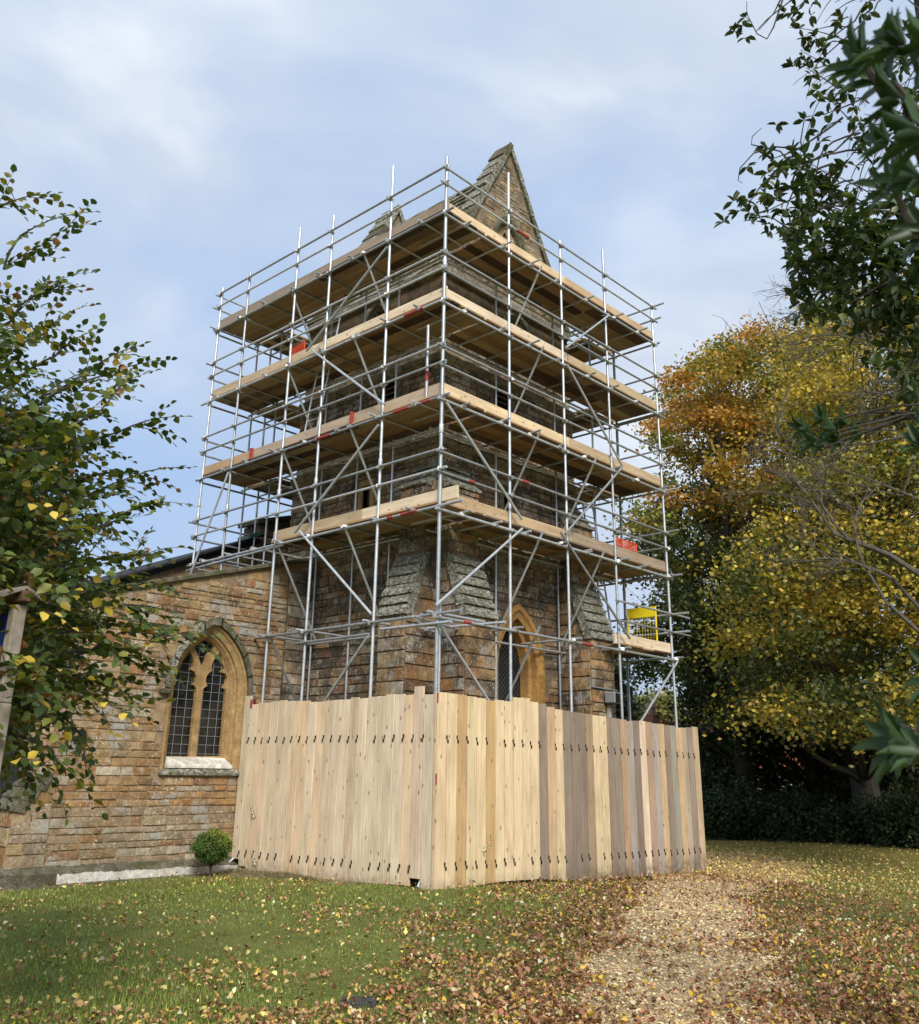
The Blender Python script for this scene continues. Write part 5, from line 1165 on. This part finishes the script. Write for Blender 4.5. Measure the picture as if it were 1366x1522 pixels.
# dried grass bank at the foot of the left hoarding
n = 9000; t = rng.beta(1.5, 1.6, n); Yb = 1.2 + 3.9 * t; Xb = -.17 - np.abs(rng.normal(size=n)) * .20 * (1 + .6 * np.sin(Yb * 2)); Zb = gz(Xb, Yb) + .06 * np.exp(-((Xb + .2) / .25) ** 2) * np.clip((Yb - 2.3) * 1.2, 0, 1)
th = rng.uniform(0, 6.28, n); L = rng.uniform(.05, .14, n); base = np.stack([Xb, Yb, Zb], 1); dv = np.stack([np.cos(th) * L, np.sin(th) * L, rng.uniform(.05, .5, n) * L], 1); sx = np.stack([-np.sin(th), np.cos(th), 0 * th], 1) * .004
keep = (base + dv)[:, 0] < -.14; base, dv, sx = base[keep], dv[keep], sx[keep]; n = len(base)
V = np.stack([base - sx, base + sx, base + dv], 1).reshape(-1, 3); tag(npmesh('dead_grass', V, np.arange(3 * n).reshape(-1, 3), np.repeat(vcol((.30, .25, .15), n, .25), 3, 0), M['deadleaf']), kind='stuff')
# pebbles
X, Y, rr = polar(90000, 3.6, 20); ok = path_dist(X, Y) < .05 * rng.normal(size=len(X)); X, Y, rr = X[ok][:42000], Y[ok][:42000], rr[ok][:42000]; n = len(X)
s = rng.uniform(.006, .014, n)[:, None] * np.clip(rr / 6, 1, 2)[:, None]; c0_ = np.stack([X, Y, gz(X, Y) + .026], 1)
oct_ = np.array([[1, 0, 0], [0, 1, 0], [-1, 0, 0], [0, -1, 0], [0, 0, .7], [0, 0, -.7]]); th = rng.uniform(0, 6.28, n); ct, st_ = np.cos(th), np.sin(th)
V = np.empty((n, 6, 3))
for i, o_ in enumerate(oct_):
    jx = rng.uniform(.6, 1.2, (n, 1)); V[:, i, 0] = c0_[:, 0] + (s * jx)[:, 0] * (o_[0] * ct - o_[1] * st_); V[:, i, 1] = c0_[:, 1] + (s * jx)[:, 0] * (o_[0] * st_ + o_[1] * ct); V[:, i, 2] = c0_[:, 2] + s[:, 0] * o_[2]
fo = np.array([[0, 1, 4], [1, 2, 4], [2, 3, 4], [3, 0, 4]]); F = (np.arange(n)[:, None, None] * 6 + fo[None]).reshape(-1, 3)
m, t_, b_ = mat('pebble', .85, 0, .2); t_.links.new(attr(t_, 'tint').outputs['Color'], b_.inputs['Base Color'])
npmesh('gravel', V.reshape(-1, 3), F, np.repeat(vcol((.62, .45, .24), n, .28), 6, 0), m)['kind'] = 'stuff'
# fallen leaves
X, Y, rr = polar(420000, 3.5, 40); pd = path_dist(X, Y); ok = free(X, Y)
side_ = (X - Y + 1.0)
drift = np.sin(X * 2.1 + 1.7 * np.sin(Y * 1.4)) * np.cos(Y * 2.3 + 1.2 * np.sin(X * .9)); fine = np.sin(X * 6 + 3 * np.sin(Y * 4)) * np.cos(Y * 7 + 2 * np.sin(X * 5))
dens = np.where(side_ < 1, .03 + .08 * (drift > .3) + .13 * (fine > .45) * (drift > -.2), .0)
band = np.exp(-(np.maximum(0, pd - .5) / .7) ** 2) * 1.0; farband = np.clip(.22 + .6 * np.exp(-np.maximum(0, pd - 1.2) / 2.0), 0, .85)
wg = 1 / (1 + np.exp(-(side_ - 1.5 + 1.3 * drift + .7 * fine) * 1.5))
dens = dens + wg * np.maximum(band, farband * .75) * (.72 + .3 * drift + .25 * fine) + (1 - wg) * band * .35
onp = pd < -.15; dens = np.where(onp, .05 + .13 * (drift > .15) + .12 * (fine > .2) + np.clip((X - 5) * .4, 0, .9), dens)
ok &= rng.uniform(size=len(X)) < dens * np.clip(6.5 / rr, .28, 1) ** .2; X, Y, rr, pd = X[ok], Y[ok], rr[ok], pd[ok]; n = len(X)
sz = (.018 + .050 * rng.beta(1.4, 2.4, n)) * np.clip(.9 + rr / 60, 1, 1.3); th = rng.uniform(0, 6.28, n); tilt = rng.normal(size=n) * .5
dirs = np.stack([np.cos(th) * np.cos(tilt), np.sin(th) * np.cos(tilt), np.sin(tilt)], 1); nr = np.stack([rng.normal(size=n) * .6, rng.normal(size=n) * .6, np.ones(n)], 1); nr /= np.linalg.norm(nr, axis=1)[:, None]
pts = np.stack([X, Y, gz(X, Y) + np.where(pd < .1, .03, .026) + rng.uniform(0, .014, n) + np.abs(np.sin(tilt)) * sz * .5], 1)
rc = rng.uniform(size=n); leafy = (X - Y + 1) < 1.2
C = np.where((rc < .46)[:, None], vcol((.25, .115, .062), n, .36), np.where((rc < .68)[:, None], vcol((.36, .20, .115), n, .26), np.where((rc < .83)[:, None], vcol((.46, .31, .13), n, .18), np.where((rc < .94)[:, None], vcol((.55, .38, .06), n, .15), vcol((.62, .55, .36), n, .12)))))
yl = (rng.uniform(size=n) < .5 / (1 + np.exp((X - Y + 1.2) * 1.2))) | ((X > 7) & (rng.uniform(size=n) < .7)); C[yl] = vcol((.56, .44, .16), int(yl.sum()), .25)
v, F, c = leaves_mesh(pts, dirs, nr, sz, C, .66, .26); npmesh('leaf_litter', v, F, c, M['deadleaf'])['kind'] = 'stuff'
print('leaves', n)
